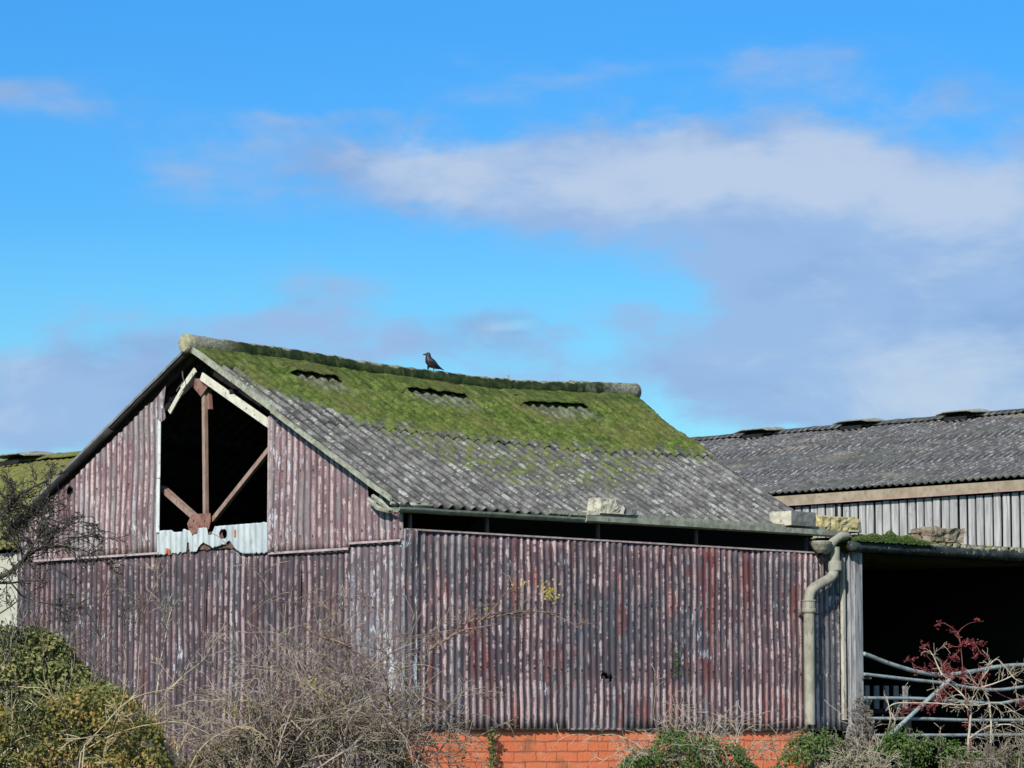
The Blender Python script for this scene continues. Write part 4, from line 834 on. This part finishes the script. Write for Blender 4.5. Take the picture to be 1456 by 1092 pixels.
# ------------------------------------------------------------------ buildings behind
def far_building(name, label, a_wall, a_ridge, b0, b1, z_wall_top, z_eave, z_ridge, vents, roofm, wall, origin_b, boards=False):
    o0 = Vector((a_wall, origin_b, 0)); e = empty(name, bw(a_wall, origin_b, G0), RZ); tag(e, label, 'farm building')
    S = Vector((a_wall, origin_b, G0))
    def bd(mb, nm, mt, sm=False, mods=None):
        mb.v = [v-S for v in mb.v]; return mb.build(nm, mt, e, sm, mods)
    p = .146; half = a_ridge-a_wall
    for side in (0, 1):
        n = int((b1-b0)/p*6); rows = 24; vs, uv = [], []
        for j in range(rows+1):
            t = j/rows; a = a_wall-.12+(a_ridge-a_wall+.12)*t; step = .012*(3-int(t*2.999))*0
            crs = (t*3) % 1 if t < 1 else 1
            for i in range(n+1):
                bb = b0+(b1-b0)*i/n
                z = z_eave+(z_ridge-z_eave)*t+corr(bb, p, .045)+.030*(1-crs)+.02*noise.noise(Vector((bb*.7, t*3, side)))
                aa = a if side == 0 else 2*a_ridge-a
                vs.append(Vector((aa, bb, z))); uv.append((bb, (a-a_wall)*1.06))
        m_ = n+1; mb = MB()
        mb.add(vs, [((j*m_+i, (j+1)*m_+i, (j+1)*m_+i+1, j*m_+i+1) if side == 0 else (j*m_+i, j*m_+i+1, (j+1)*m_+i+1, (j+1)*m_+i)) for j in range(rows) for i in range(n)], uv)
        bd(mb, 'roof_sheet', roofm, True, [SOL(.012, -1.)])
    # ridge pieces
    mb = MB(); n = int((b1-b0)/.12); vs = []; prof = [(-.20, -.035), (-.09, .02), (0, .045), (.09, .02), (.20, -.035)]
    for i in range(n+1):
        bb = b0+(b1-b0)*i/n
        for x, z in prof: vs.append(Vector((a_ridge+x, bb, z_ridge+z+.012*((i % 8) == 0)+.010*noise.noise(Vector((bb*3, x, 1))))))
    mb.add(vs, [(i*5+k, (i+1)*5+k, (i+1)*5+k+1, i*5+k+1) for i in range(n) for k in range(4)], [(v.y, v.x) for v in vs]); bd(mb, 'ridge_cap', roofm, False, [SOL(.012, -1.)])
    for vb in vents:
        mb = MB(); sec = [(-.46, .005), (-.28, .062), (.28, .062), (.46, .005)]; ax = [(-.42, -.02), (-.10, .10), (.10, .10), (.42, -.02)]
        vs = [Vector((a_ridge+x, vb+y_*(1 if abs(x) < .2 else .9), z_ridge+.045+hz*(1 if abs(x) < .2 else .62)+(0 if abs(x) < .2 else -.02))) for y_, hz in sec for x, _ in ax]
        mb.add(vs, [(i*4+k, i*4+k+1, (i+1)*4+k+1, (i+1)*4+k) for i in range(3) for k in range(3)], [(v.y, v.x) for v in vs])
        h_ = bd(mb, 'ridge_vent', M['gutter'], False, [SOL(.015, -1.)])
        for sg in (-1, 1):
            mb = MB(); mb.box((a_ridge+sg*.40-.01, vb-.24, z_ridge-.09), (a_ridge+sg*.40+.01, vb+.24, z_ridge-.035))
            mb.v = [v-S for v in mb.v]; mb.build('vent_throat', M['dark'], h_)
    a_back = 2*a_ridge-a_wall
    if boards:
        mb = MB(); r2 = random.Random(4); bb = b0+.05
        while bb < b1-.2:
            w_ = .128+r2.uniform(-.012, .010); t_ = r2.uniform(-.008, .008)
            mb.box((a_wall-.02+t_, bb, G0+.5), (a_wall+.005+t_, bb+w_, z_wall_top-.035+r2.uniform(-.012, .012))); bb += .17
        bd(mb, 'board_cladding', M['boards'], False)
        mb = MB(); mb.box((a_wall+.25, b0, G0-.1), (a_wall+.27, b1, z_wall_top-.08)); bd(mb, 'inner_lining', M['dark'])
        mb = MB(); mb.box((a_wall-.10, b0, z_wall_top+.005), (a_wall-.06, b1, z_eave-.03)); bd(mb, 'fascia', simple_mat('tan_fascia', (.25, .20, .14), (.34, .28, .20), 5, c3=(.2, .17, .12)))
        mb = MB(); mb.box((a_wall-.11, b0, z_wall_top-.018), (a_wall-.058, b1, z_wall_top+.003)); bd(mb, 'fascia_edge', simple_mat('pink_edge', (.32, .2, .17), (.40, .28, .24), 5))
        for bp in np.arange(b0+1.1, b1, 4.6):
            mb = MB(); mb.box((a_wall-.035, bp, G0), (a_wall+.04, bp+.06, z_wall_top-.02)); bd(mb, 'frame_post', M['dark'])
    else:
        mb = MB(); mb.box((a_wall, b0, G0-.1), (a_wall+.15, b1, z_eave-.03)); bd(mb, 'front_wall', wall)
    mb = MB(); mb.box((a_back-.12, b0, G0-.1), (a_back, b1, z_eave-.03)); bd(mb, 'back_wall', wall)
    for bb in (b0+.02, b1-.14):
        mb = MB(); pts = [(a_wall+.16, G0-.1), (a_back-.13, G0-.1), (a_back-.13, z_eave-.05), (a_ridge, z_ridge-.07), (a_wall+.16, z_eave-.05)]
        vs = [Vector((x, bb, z)) for x, z in pts]+[Vector((x, bb+.12, z)) for x, z in pts]
        mb.add(vs, [(0,1,2,3,4), (9,8,7,6,5)]+[(i, i+5, (i+1) % 5+5, (i+1) % 5) for i in range(5)]); bd(mb, 'gable_wall', wall)
    return e
b = material('weathered_white_boards', .85, .2); t = b.node('ShaderNodeTexCoord'); ox, oy, oz = b.sep(t.outputs['Object'])
W = b.white(b.comb(b.m('FLOOR', b.m('DIVIDE', b.m('ADD', oy, 40.), .17)), 0., 0.))
n1 = b.noise(b.comb(b.m('MULTIPLY', oy, 22), b.m('MULTIPLY', oz, 1.3), 0.), 1, 5, .65); n2 = b.noise(t.outputs['Object'], 3, 4, .6)
c = b.mix(b.ss(n1, .35, .62), (.23, .23, .225), (.47, .47, .45)); c = b.mix(b.ss(W, 0, 1, .0, .45), c, (.27, .25, .255)); c = b.mix(b.ss(n2, .62, .7, 0, .6), c, (.12, .11, .11))
b.put(b.p.inputs['Base Color'], c); M['boards'] = b.mat
M['render'] = simple_mat('cream_render', (.40, .39, .31), (.50, .49, .41), 2.5, .9, c3=(.36, .36, .29))
far_building('board_barn', 'farm building with spaced grey-white boards and long grey roof at right', 19.72, 23.92, 1.0, 19.6, 5.32, 5.50, 7.04, [4.9, 7.25, 9.55, 11.88, 14.22, 16.56], M['roof_far'], M['stone_grey'], 9., True)
far_building('low_farm_building', 'low farm building with yellow-green mossy roof and cream wall at far left', 3.14, 7.14, 8.6, 24.0, 3.7, 3.88, 5.56, [16.0, 19.2, 22.4], M['roof_left'], M['render'], 12., False)

# ------------------------------------------------------------------ plants
def grow(mb, r, p, d, ln, rad, depth, kids=5, curl=.35, grav=-.03, spread=.9, minr=.0028, n=4, ratio=.55, tips=None, segs=8):
    pts = [Vector(p)]; rr = [rad]; d = Vector(d).normalized(); st = ln/segs; bend = Vector((r.uniform(-1,1), r.uniform(-1,1), r.uniform(-1,1)))*curl
    ds = []
    for i in range(segs):
        if r.random() < .3: bend = Vector((r.uniform(-1,1), r.uniform(-1,1), r.uniform(-1,1)))*curl
        d = (d+bend*.35+Vector((r.uniform(-1,1), r.uniform(-1,1), r.uniform(-1,1)))*curl*.45+Vector((0,0,grav))).normalized()
        pts.append(pts[-1]+d*st); rr.append(max(minr, rad*(1-.75*(i+1)/segs))); ds.append(d.copy())
    mb.tube(pts, rr, n if rad > .008 else 3, cap=False)
    if tips is not None: tips.extend(pts[len(pts)//2:])
    if depth > 0:
        for k in range(kids):
            i = r.randint(max(1, segs//4), segs-1); dd = ds[i]
            q = Vector((r.uniform(-1,1), r.uniform(-1,1), r.uniform(-1,1))); nd = (dd+q*spread).normalized()
            grow(mb, r, pts[i], nd, ln*ratio*r.uniform(.6, 1.15), max(minr, rr[i]*.62), depth-1, max(2, int(kids*.75)), curl, grav, spread, minr, n, ratio, tips, max(4, segs-2))
def spline(pts, k=5):
    P_ = [Vector(p) for p in pts]; out = []
    for i in range(len(P_)-1):
        p0 = P_[max(i-1, 0)]; p1 = P_[i]; p2 = P_[i+1]; p3 = P_[min(i+2, len(P_)-1)]
        for j in range(k):
            t = j/k; out.append(.5*((2*p1)+(p2-p0)*t+(2*p0-5*p1+4*p2-p3)*t*t+(3*p1-p0-3*p2+p3)*t**3))
    out.append(P_[-1]); return out
def limb(mb, pix, Y, r0, r1, rs=None, kids=0, klen=.3, kdepth=1, r=None, tips=None, curl=.4, n=6, up=None, dy=.25, minr=.0028):
    """a named limb: pixels are turned into points at depth Y (Y may drift), then twigs grow from it"""
    Ys = Y if hasattr(Y, '__len__') else [Y+(dy*(noise.noise(Vector((i*1.7, pix[0][0]*.01, 0))))) for i in range(len(pix))]
    pts = spline([at(p[0], p[1], y) for p, y in zip(pix, Ys)]); m_ = len(pts)
    pts = [p+Vector((noise.noise(p*6), 0, noise.noise(p*6+Vector((5,5,5)))))*.012 for p in pts]
    rr = [r0+(r1-r0)*i/(m_-1) for i in range(m_)]; mb.tube(pts, rr, n, cap=False)
    for k in range(kids):
        i = r.randint(m_//6, m_-2); d = (pts[i+1]-pts[i]).normalized(); q = Vector((r.uniform(-1,1), r.uniform(-.8,.8), r.uniform(-1,1)))
        if up: q += Vector(up)
        grow(mb, r, pts[i], (d*.7+q).normalized(), klen*r.uniform(.5, 1.2), max(.0035, rr[i]*.55), kdepth, 4, curl, 0, .9, minr, 4, .55, tips, 7)
    if tips is not None: tips.extend(pts[m_//2:])
    return pts
def plant(name, label, cat, base, group=None):
    e = empty(name, base); tag(e, label, cat, group); return e
def part(mb, nm, mat, root, sm=False):
    L_ = root.location; mb.v = [v-L_ for v in mb.v]; return mb.build(nm, mat, root, sm)
def gpt(px, Y): 
    p = at(px, 1037, Y); return Vector((p.x, Y, gz(p.x, Y)-.02))

# --- dark bare tree reaching in from the left
r = random.Random(11); Yt = 28.2
root = plant('bare_tree', 'dark bare winter tree whose branches reach in from the left edge across the barn gable', 'tree', gpt(-95, Yt))
mb = MB(); tips = []
base = gpt(-95, Yt)
trunk = spline([base, at(-100, 1000, Yt), at(-80, 900, Yt), at(-60, 800, Yt), at(-62, 740, Yt), at(-40, 700, Yt)]); mb.tube(trunk, [.10-.065*i/(len(trunk)-1) for i in range(len(trunk))], 9, cap=False)
BR = [([(-70, 870), (-30, 835), (10, 815), (32, 798), (58, 780), (95, 776)], .034, .012, 16, .34),
      ([(32, 798), (50, 770), (58, 745), (60, 722), (70, 700)], .016, .006, 14, .26),
      ([(-60, 790), (-20, 760), (5, 730), (25, 705), (55, 690), (80, 672)], .024, .008, 22, .30),
      ([(-66, 850), (-20, 832), (15, 828), (45, 826), (62, 828)], .018, .006, 8, .25),
      ([(10, 815), (20, 835), (40, 850), (80, 860), (110, 858)], .012, .005, 6, .22),
      ([(95, 776), (120, 784), (140, 792), (150, 800)], .010, .004, 8, .22),
      ([(58, 780), (85, 755), (110, 742), (140, 748)], .010, .004, 10, .26),
      ([(60, 782), (100, 768), (130, 760), (150, 766)], .009, .004, 8, .2),
      ([(-60, 760), (-20, 735), (0, 725), (14, 712), (22, 700)], .018, .005, 14, .26),
      ([(-40, 800), (0, 740), (30, 722), (60, 735), (92, 745)], .014, .005, 18, .28),
      ([(-70, 800), (-30, 775), (0, 768), (35, 750), (48, 728)], .018, .006, 16, .28),
      ([(-80, 905), (-30, 885), (0, 872), (30, 850)], .014, .006, 7, .24)]
for pix, r0, r1, k_, kl in BR: limb(mb, pix, Yt, r0*.8, r1*.8, kids=int(k_*1.1), klen=kl, kdepth=2, r=r, tips=tips, curl=.5, minr=.0032)
part(mb, 'branches', M['bark_dark'], root, True)
mb = MB()
for _ in range(900):
    c = r.choice(tips)+Vector((r.gauss(0,.02), r.gauss(0,.02), r.gauss(0,.02)))
    if c.x > at(118, 700, Yt).x: continue
    mb.leaf(c, Vector((r.uniform(-1,1), r.uniform(-1,.2), r.uniform(-1,1))).normalized(), Vector((r.uniform(-1,1), 0, r.uniform(-1,1))), .028, .020, r.uniform(0, .5))
part(mb, 'leaves', M['leaf_olive'], root)  # buds on the bare twigs, built from small leaf shapes

# --- leafy masses
def leafy(name, label, cat, px_outline, Y, thick, n, size, mat, seed, tint=(0, 1), woody=None, tint_fn=None, group=None):
    """crown between ground and the outline (list of px, py), as clumps of leaves through a volume"""
    r = random.Random(seed); xs_ = [p[0] for p in px_outline]; mx = (xs_[0]+xs_[-1])/2
    root = plant(name, label, cat, gpt(mx, Y), group); mb = MB(); stems = MB()
    X0, X1 = at(xs_[0], 1000, Y).x, at(xs_[-1], 1000, Y).x
    tops = [(at(px, py, Y).x, at(px, py, Y).z) for px, py in px_outline]
    top = lambda x: float(np.interp(x, [t[0] for t in tops], [t[1] for t in tops]))+.09*noise.noise(Vector((x*5, seed, 0)))+.06*noise.noise(Vector((x*14, seed, 4)))
    clumps = []
    nC = int(n/26)
    for _ in range(nC):
        x = r.uniform(X0, X1); zt = top(x); zg = gz(x, Y)
        f = r.random()**.55; z = zg+(zt-zg)*f
        dep = thick*sqrt(max(.02, 1-f**3)); y = Y+r.uniform(-1, .8)*dep
        clumps.append((Vector((x, y, z)), f, r.uniform(.5, 1.25)))
    for c, f, s_ in clumps:
        ct = r.gauss(0, .17)
        for _ in range(26):
            d = Vector((r.gauss(0, 1), r.gauss(0, 1), r.gauss(0, .8)))*.055*s_
            p = c+d
            if p.z > top(p.x)+.05: continue
            nrm = (d.normalized()+Vector((r.uniform(-.6,.6), -.5+r.uniform(-.6,.6), .5+r.uniform(-.6,.6)))).normalized() if d.length > 1e-6 else Vector((0,-1,0))
            t = r.uniform(*tint)*.55+.25+ct
            if tint_fn: t = tint_fn(p, t, r)
            mb.leaf(p, nrm, Vector((r.uniform(-1,1), r.uniform(-1,1), r.uniform(-1,1))), size*r.uniform(.6, 1.3), size*r.uniform(.45, .85), min(1, max(0.001, t)))
    for _ in range(int(10+n/900)):
        x = r.uniform(X0, X1); stems.tube([Vector(((X0+X1)/2, Y, gz((X0+X1)/2, Y)-.06)), Vector((x, Y, gz(x, Y)-.05))], .008, 4, cap=False); grow(stems, r, Vector((x, Y, gz(x, Y)-.05)), (r.uniform(-.4,.4), r.uniform(-.3,.3), 1), (top(x)-gz(x, Y))*.95, .012, 2, 6, .3, 0, .8, .003, 4, .5)
    part(mb, 'leaves', mat, root); part(stems, 'stems', woody or M['bark_grey'], root); return root
leafy('evergreen_bush', 'dense dark green leafy evergreen bush below the bare tree in the lower left corner', 'bush',
      [(-140, 880), (-60, 880), (0, 893), (45, 896), (85, 905), (100, 925), (110, 950), (150, 968), (175, 990), (190, 1040), (200, 1090)], 28.9, .75, 24000, .046, M['leaf_green'], 21)
def autumn_t(p, t, r): return t*.8+.10+.75*noise.noise(p*2.6)+.12*noise.noise(p*9)
leafy('bramble_bush', 'bramble patch with yellow and orange autumn leaves in front of the evergreen bush', 'bramble',
      [(-140, 1000), (-40, 1000), (20, 1005), (60, 1000), (100, 985), (135, 975), (170, 990), (200, 998), (225, 1025), (235, 1060), (245, 1100)], 27.4, .5, 11500, .038, M['leaf_autumn'], 22, tint_fn=autumn_t, woody=M['bark_straw'])

# --- thin bare saplings against the gable
r = random.Random(31)
SAP = [([(222, 985), (228, 940), (235, 905), (240, 880), (247, 852)], 'leaning slightly right, tallest of the thin bare stems before the gable', .009, 5),
       ([(180, 990), (178, 930), (176, 890), (172, 840), (165, 800)], 'nearly upright thin bare stem left of the tallest sapling', .007, 8),
       ([(150, 1000), (144, 940), (140, 890), (146, 850), (160, 815)], 'thin curved bare stem nearest the evergreen bush', .006, 8),
       ([(235, 985), (262, 960), (290, 935), (318, 900)], 'thin bare stem slanting far to the right before the gable', .007, 6),
       ([(195, 985), (200, 900), (212, 850), (225, 825), (238, 800)], 'thin forked bare stem right behind the tallest sapling', .006, 8)]
for i, (pix, lab, rad, k_) in enumerate(SAP):
    Y = 29.4-.12*i; bs = gpt(pix[0][0]-2, Y); root = plant('sapling', lab, 'sapling', bs, 'thin bare saplings before the gable'); mb = MB()
    q = at(pix[0][0], pix[0][1], Y); mb.tube([bs, (bs+q)/2+Vector((.01,0,0)), q], [rad*1.2, rad*1.1, rad], 5, cap=False)
    limb(mb, pix, Y, rad, .003, kids=k_+3, klen=.26, kdepth=1, r=r, curl=.3, up=(0, 0, .9), dy=.1)
    part(mb, 'stem', M['bark_pale'] if i in (0, 3) else M['bark_grey'], root, True)

# --- big tangled bare shrub in the middle
def tangle(name, label, xr, top_outline, Y, thick, nstem, mat, seed, lf=None, lfn=0, rad=.010, kids=6, depth=2, lsize=.03, curl=.45, minr=.003, group=None, grav=-.045, nstray=0, tint_rng=(0,1), f0=.55):
    r = random.Random(seed); root = plant(name, label, 'shrub', gpt(sum(xr)/2, Y), group); mb = MB(); tips = []
    tx = [at(p[0], p[1], Y).x for p in top_outline]; tz = [at(p[0], p[1], Y).z for p in top_outline]
    X0, X1 = at(xr[0], 1037, Y).x, at(xr[1], 1037, Y).x
    for i in range(nstem):
        x = r.uniform(X0, X1); zt = float(np.interp(x, tx, tz)); y = Y+r.uniform(-1, 1)*thick; g0 = gz(x, y)-.03
        f = f0+(1.02-f0)*r.random()
        grow(mb, r, (x, y, g0), (r.uniform(-.5,.5), r.uniform(-.3,.3), 1), (zt-g0)*f*1.08, rad*r.uniform(.7, 1.2), depth, kids, curl, grav, 1.0, minr, 5, .45, tips, 10)
    part(mb, 'branches', mat, root, True)
    if lf:
        m2 = MB()
        for _ in range(lfn):
            c = r.choice(tips)+Vector((r.gauss(0,.03), r.gauss(0,.03), r.gauss(0,.03)))
            if r.random() < .55 and c.z > 2.0: continue
            m2.leaf(c, Vector((r.uniform(-1,1), r.uniform(-1,.3), r.uniform(-.3,1))).normalized(), Vector((r.uniform(-1,1), r.uniform(-1,1), r.uniform(-1,1))), lsize*r.uniform(.6,1.3), lsize*r.uniform(.4,.8), r.uniform(*tint_rng)+.001)
        part(m2, 'leaves', lf, root)
    return root, mb, tips
OUT = [(270, 1090), (290, 1010), (340, 935), (395, 875), (430, 845), (470, 830), (520, 828), (560, 850), (590, 890), (605, 940), (615, 1000), (620, 1092)]
root, _, _ = tangle('tangled_shrub', 'big tangled grey-brown bare shrub in front of the barn corner', (310, 585), OUT, 28.6, .55, 66, M['bark_twig'], 41, M['leaf_olive'], 5200, .011, 7, 2, lsize=.032, curl=.5, f0=.45)
r = random.Random(43); mb = MB()
for pix, r0, k_ in [([(610, 925), (640, 905), (665, 885), (695, 878), (730, 872), (770, 870), (800, 880), (822, 892)], .013, 26), ([(680, 884), (700, 868), (715, 848), (732, 832)], .009, 5), ([(640, 905), (665, 895), (700, 888), (712, 887)], .008, 4),
                    ([(430, 890), (455, 905), (490, 915), (520, 935), (560, 960)], .012, 12), ([(560, 1010), (575, 995), (600, 990), (625, 1000), (640, 1020)], .010, 10), ([(300, 1070), (320, 1040), (345, 1012), (370, 1002), (400, 1020)], .008, 6), ([(480, 870), (486, 905), (500, 930)], .007, 8), ([(620, 880), (622, 900), (630, 925)], .006, 5), ([(455, 870), (462, 855), (478, 850), (490, 858)], .007, 6)]:
    limb(mb, pix, 28.2, r0, .0035, kids=k_, klen=.22, kdepth=1, r=r, curl=.4)
part(mb, 'long_shoots', M['bark_brown'], root, True)
mb = MB()
for px, py, k_ in ((775, 838, 26), (782, 848, 22), (740, 830, 5), (688, 868, 3), (440, 975, 26), (455, 985, 20), (330, 1010, 14), (350, 1000, 10), (597, 805, 2)):
    for _ in range(k_):
        c = at(px+r.gauss(0, 7), py+r.gauss(0, 6), 28.2); mb.leaf(c, Vector((r.uniform(-1,1), -1, r.uniform(-.3,1))).normalized(), Vector((r.uniform(-1,1), 0, r.uniform(-1,1))), .03, .022, r.uniform(.05, .9))
part(mb, 'yellow_leaves', M['leaf_yellow'], root)
# lower olive undergrowth beneath it
leafy('ivy_undergrowth', 'low mass of faded olive leaves under the tangled bare shrub', 'undergrowth', [(255, 1095), (300, 1062), (360, 1035), (420, 1010), (480, 1000), (530, 1015), (560, 1045), (580, 1075), (590, 1095)], 28.75, .4, 8000, .03, M['leaf_olive'], 44, woody=M['bark_grey'])
# bramble canes arching over the bramble patch
r = random.Random(46)
for i, (pix, lab) in enumerate([([(120, 1060), (150, 1030), (180, 998), (215, 985), (250, 978)], 'pale bramble cane arching out of the autumn leaves towards the tangled shrub'),
                 ([(115, 1070), (160, 1045), (215, 1030), (260, 1028), (300, 1045)], 'lower pale bramble cane bending over to the right of the autumn leaves'),
                 ([(270, 1092), (290, 1060), (320, 1040), (350, 1032), (380, 1050)], 'dry cane arching left of the tangled shrub foot'),
                 ([(0, 1075), (30, 1050), (70, 1042), (110, 1048)], 'straw coloured cane lying across the autumn leaves at the left edge')]):
    Y = 26.9+.1*i; bs = gpt(pix[0][0]-5, Y); root = plant('bramble_cane', lab, 'cane', bs, 'arching bramble canes'); mb = MB()
    q = at(*pix[0], Y); mb.tube([bs, q], [.0065, .006], 5, cap=False); limb(mb, pix, Y, .005, .0026, kids=8, klen=.18, kdepth=1, r=r, dy=.1); part(mb, 'stem', M['bark_straw'], root, True)

# --- right-hand pale shrub before the side wall
OUT = [(895, 1092), (900, 1030), (915, 985), (940, 965), (975, 962), (1010, 975), (1040, 990), (1062, 1010), (1080, 1050), (1090, 1092)]
tangle('pale_dry_shrub', 'smaller pale straw-coloured dry shrub in front of the red side wall and orange bricks', (925, 1065), OUT, 31.2, .35, 46, M['bark_pale'], 51, M['leaf_olive'], 800, .008, 5, 2, lsize=.026, curl=.45, minr=.0028, f0=.4)
leafy('ivy_bush', 'small dark ivy bush at the foot of the pale dry shrub', 'bush', [(880, 1095), (905, 1070), (935, 1050), (965, 1040), (1000, 1050), (1030, 1062), (1060, 1068), (1075, 1095)], 31.0, .3, 4200, .034, M['leaf_nettle'], 52, tint=(0, .55))
leafy('nettle_patch', 'green nettle patch below the downpipe', 'nettles', [(1100, 1095), (1120, 1060), (1140, 1045), (1160, 1038), (1180, 1042), (1200, 1060), (1215, 1095)], 33.2, .25, 2600, .034, M['leaf_nettle'], 53)
leafy('dead_weed_tuft', 'grey dead weed tuft at the foot of the timber doorway post', 'weed', [(1195, 1095), (1205, 1040), (1215, 1000), (1228, 985), (1238, 1010), (1244, 1050), (1255, 1095)], 33.9, .12, 2400, .03, M['dead'] if 'dead' in M else M['leaf_dead'] if 'leaf_dead' in M else leaf_mat('dead_leaf', [(0, (.10, .09, .075)), (1, (.27, .25, .21))]), 54)
leafy('green_bramble', 'fresh green bramble mound before the lower rails of the field gate', 'bramble', [(1205, 1095), (1240, 1062), (1265, 1045), (1290, 1035), (1320, 1028), (1345, 1045), (1365, 1062), (1400, 1075), (1480, 1082)], 33.4, .35, 5200, .034, M['leaf_nettle'], 55)
# --- ivy sprig climbing the bricks
r = random.Random(56); bs = bw(1.13, -.06, G0); root = plant('ivy_sprig', 'narrow strand of ivy climbing the orange bricks below the red cladding', 'ivy', bs); mb = MB(); m2 = MB()
pts = [bs+Vector((0,0,0)), bw(1.12, -.03, 1.3), bw(1.10, -.03, 1.5), bw(1.12, -.04, 1.66)]; mb.tube(spline(pts), .006, 5)
for _ in range(190):
    t = r.random(); c = bw(1.11+r.gauss(0, .028), -.045+r.uniform(-.03, .01), G0+.02+t*.55); m2.leaf(c, Vector((.5+r.uniform(-.4,.4), -.8, r.uniform(-.2,.6))).normalized(), Vector((r.uniform(-1,1), 0, r.uniform(-1,1))), .034, .026, r.uniform(0, .6))
part(mb, 'stem', M['bark_brown'], root); part(m2, 'leaves', M['leaf_green'], root)
# --- tiny plants rooted on the wall sheets
r = random.Random(57); root = plant('wall_weed', 'small green weed caught on the red side wall above the pale dry shrub', 'weed', bw(3.75, -.03, 2.3)); m2 = MB()
for _ in range(70):
    c = bw(3.75+r.gauss(0, .05), -.03, 2.35+r.gauss(0, .10)); m2.leaf(c, Vector((.6, -.8, .2)).normalized(), Vector((r.uniform(-1,1), 0, r.uniform(-1,1))), .03, .014, r.uniform(0, .6))
part(m2, 'leaves', M['leaf_nettle'], root)

# --- red-leaved shrub before the gate
r = random.Random(61); Y = 33.6; bs = gpt(1382, Y)
root = plant('red_leaved_shrub', 'slender shrub with crimson leaves rising before the field gate and black doorway', 'shrub', bs); mb = MB(); tips = []
q = at(1382, 1060, Y); mb.tube([bs, q], [.014, .013], 6, cap=False)
for pix, r0, k_ in [([(1382, 1060), (1376, 1010), (1370, 960), (1366, 920), (1362, 900)], .009, 10), ([(1362, 900), (1368, 893), (1380, 886), (1398, 884)], .0032, 1), ([(1362, 900), (1350, 890), (1340, 885), (1328, 889)], .0032, 1),
                    ([(1366, 925), (1352, 940), (1345, 965), (1338, 985)], .005, 16), ([(1370, 965), (1345, 955), (1320, 935), (1308, 912)], .004, 9), ([(1368, 912), (1385, 915), (1395, 930)], .004, 8), ([(1372, 980), (1350, 985), (1330, 1000), (1270, 1015)], .004, 14), ([(1370, 960), (1390, 965), (1420, 985), (1450, 1000)], .004, 12), ([(1345, 950), (1330, 960), (1300, 945), (1292, 935)], .0035, 7)]:
    limb(mb, pix, Y, r0, .003, kids=k_, klen=.12, kdepth=1, r=r, tips=tips, curl=.22, dy=.15)
part(mb, 'stems', M['bark_red'], root, True); m2 = MB()
for _ in range(850):
    c = r.choice(tips)+Vector((r.gauss(0,.012), r.gauss(0,.02), r.gauss(0,.012))); m2.leaf(c, Vector((r.uniform(-1,1), -.8, r.uniform(-.6,1))).normalized(), Vector((r.uniform(-1,1), 0, r.uniform(-1,1))), r.uniform(.018, .034), r.uniform(.011, .02), r.uniform(0.01, .9))
part(m2, 'leaves', M['leaf_red'], root)
# --- pale lichened branches crossing the gate
r = random.Random(62); Y = 33.3; bs = gpt(1372, Y)
root = plant('pale_branched_shrub', 'bare shrub with pale greenish curved branches in front of the right part of the gate', 'shrub', bs); mb = MB()
q = at(1374, 1085, Y); mb.tube([bs, q], [.020, .018], 6, cap=False)
for pix, r0, k_ in [([(1374, 1085), (1378, 1040), (1380, 1010), (1372, 992), (1358, 978), (1342, 967)], .016, 5), ([(1378, 1010), (1368, 1000), (1352, 990), (1338, 975)], .010, 6), ([(1378, 1050), (1400, 1035), (1430, 1030), (1462, 1040)], .011, 16),
                    ([(1409, 1060), (1408, 1010), (1400, 985), (1392, 975), (1400, 960), (1410, 945)], .011, 8), ([(1392, 980), (1384, 990), (1378, 1000)], .009, 2), ([(1395, 978), (1425, 968), (1456, 952)], .009, 8), ([(1406, 945), (1420, 938), (1440, 962), (1452, 970)], .008, 6),
                    ([(1340, 960), (1330, 940), (1322, 925)], .009, 5), ([(1260, 1010), (1275, 1000), (1330, 1000), (1380, 1003), (1420, 1000), (1450, 1020)], .008, 14), ([(1262, 1040), (1266, 1020), (1260, 990)], .007, 4), ([(1270, 1040), (1272, 1025), (1262, 1005)], .007, 4)]:
    limb(mb, pix, Y, r0, .004, kids=k_, klen=.2, kdepth=1, r=r, curl=.45, dy=.2)
part(mb, 'branches', M['bark_pale'], root, True)
OUT = [(1370, 1092), (1385, 1055), (1410, 1035), (1440, 1025), (1500, 1020)]
tangle('low_bare_shrub', 'low tangled bare shrub filling the lower right corner below the gate', (1330, 1500), [(1300, 1085), (1340, 1072), (1370, 1060)]+OUT[1:], 32.9, .3, 46, M['bark_grey'], 63, M['leaf_olive'], 900, .008, 5, 2, lsize=.025, f0=.5)
tangle('low_dry_shrub', 'low dry twiggy growth between the nettles and the gate', (1170, 1260), [(1160, 1085), (1190, 1060), (1215, 1040), (1240, 1045), (1270, 1075)], 33.0, .2, 40, M['bark_pale'], 64, None, 0, .006, 4, 2, f0=.5)

# --- rough grass round the barn
r = random.Random(71); mb = MB()
for _ in range(15000):
    x = r.uniform(-9, 10); y = r.uniform(22, 31.5)
    rel = Vector((x, y, 0))-CORNER
    if rel.dot(U) > -.05 and rel.dot(V) > -.05: continue
    z = gz(x, y); h = r.uniform(.06, .16); d = Vector((r.uniform(-.5,.5), r.uniform(-.5,.5), 1)).normalized()
    s_ = Vector((r.uniform(-1,1), r.uniform(-1,1), 0)).normalized()*.006; p = Vector((x, y, z-.01))
    mb.add([p-s_, p+s_, p+d*h], [(0,1,2)], tint=r.uniform(.05, .95))
tag(mb.build('grass', M['leaf_nettle']), 'rough grass growing on the ground in front of the barn', 'grass', kind='stuff')
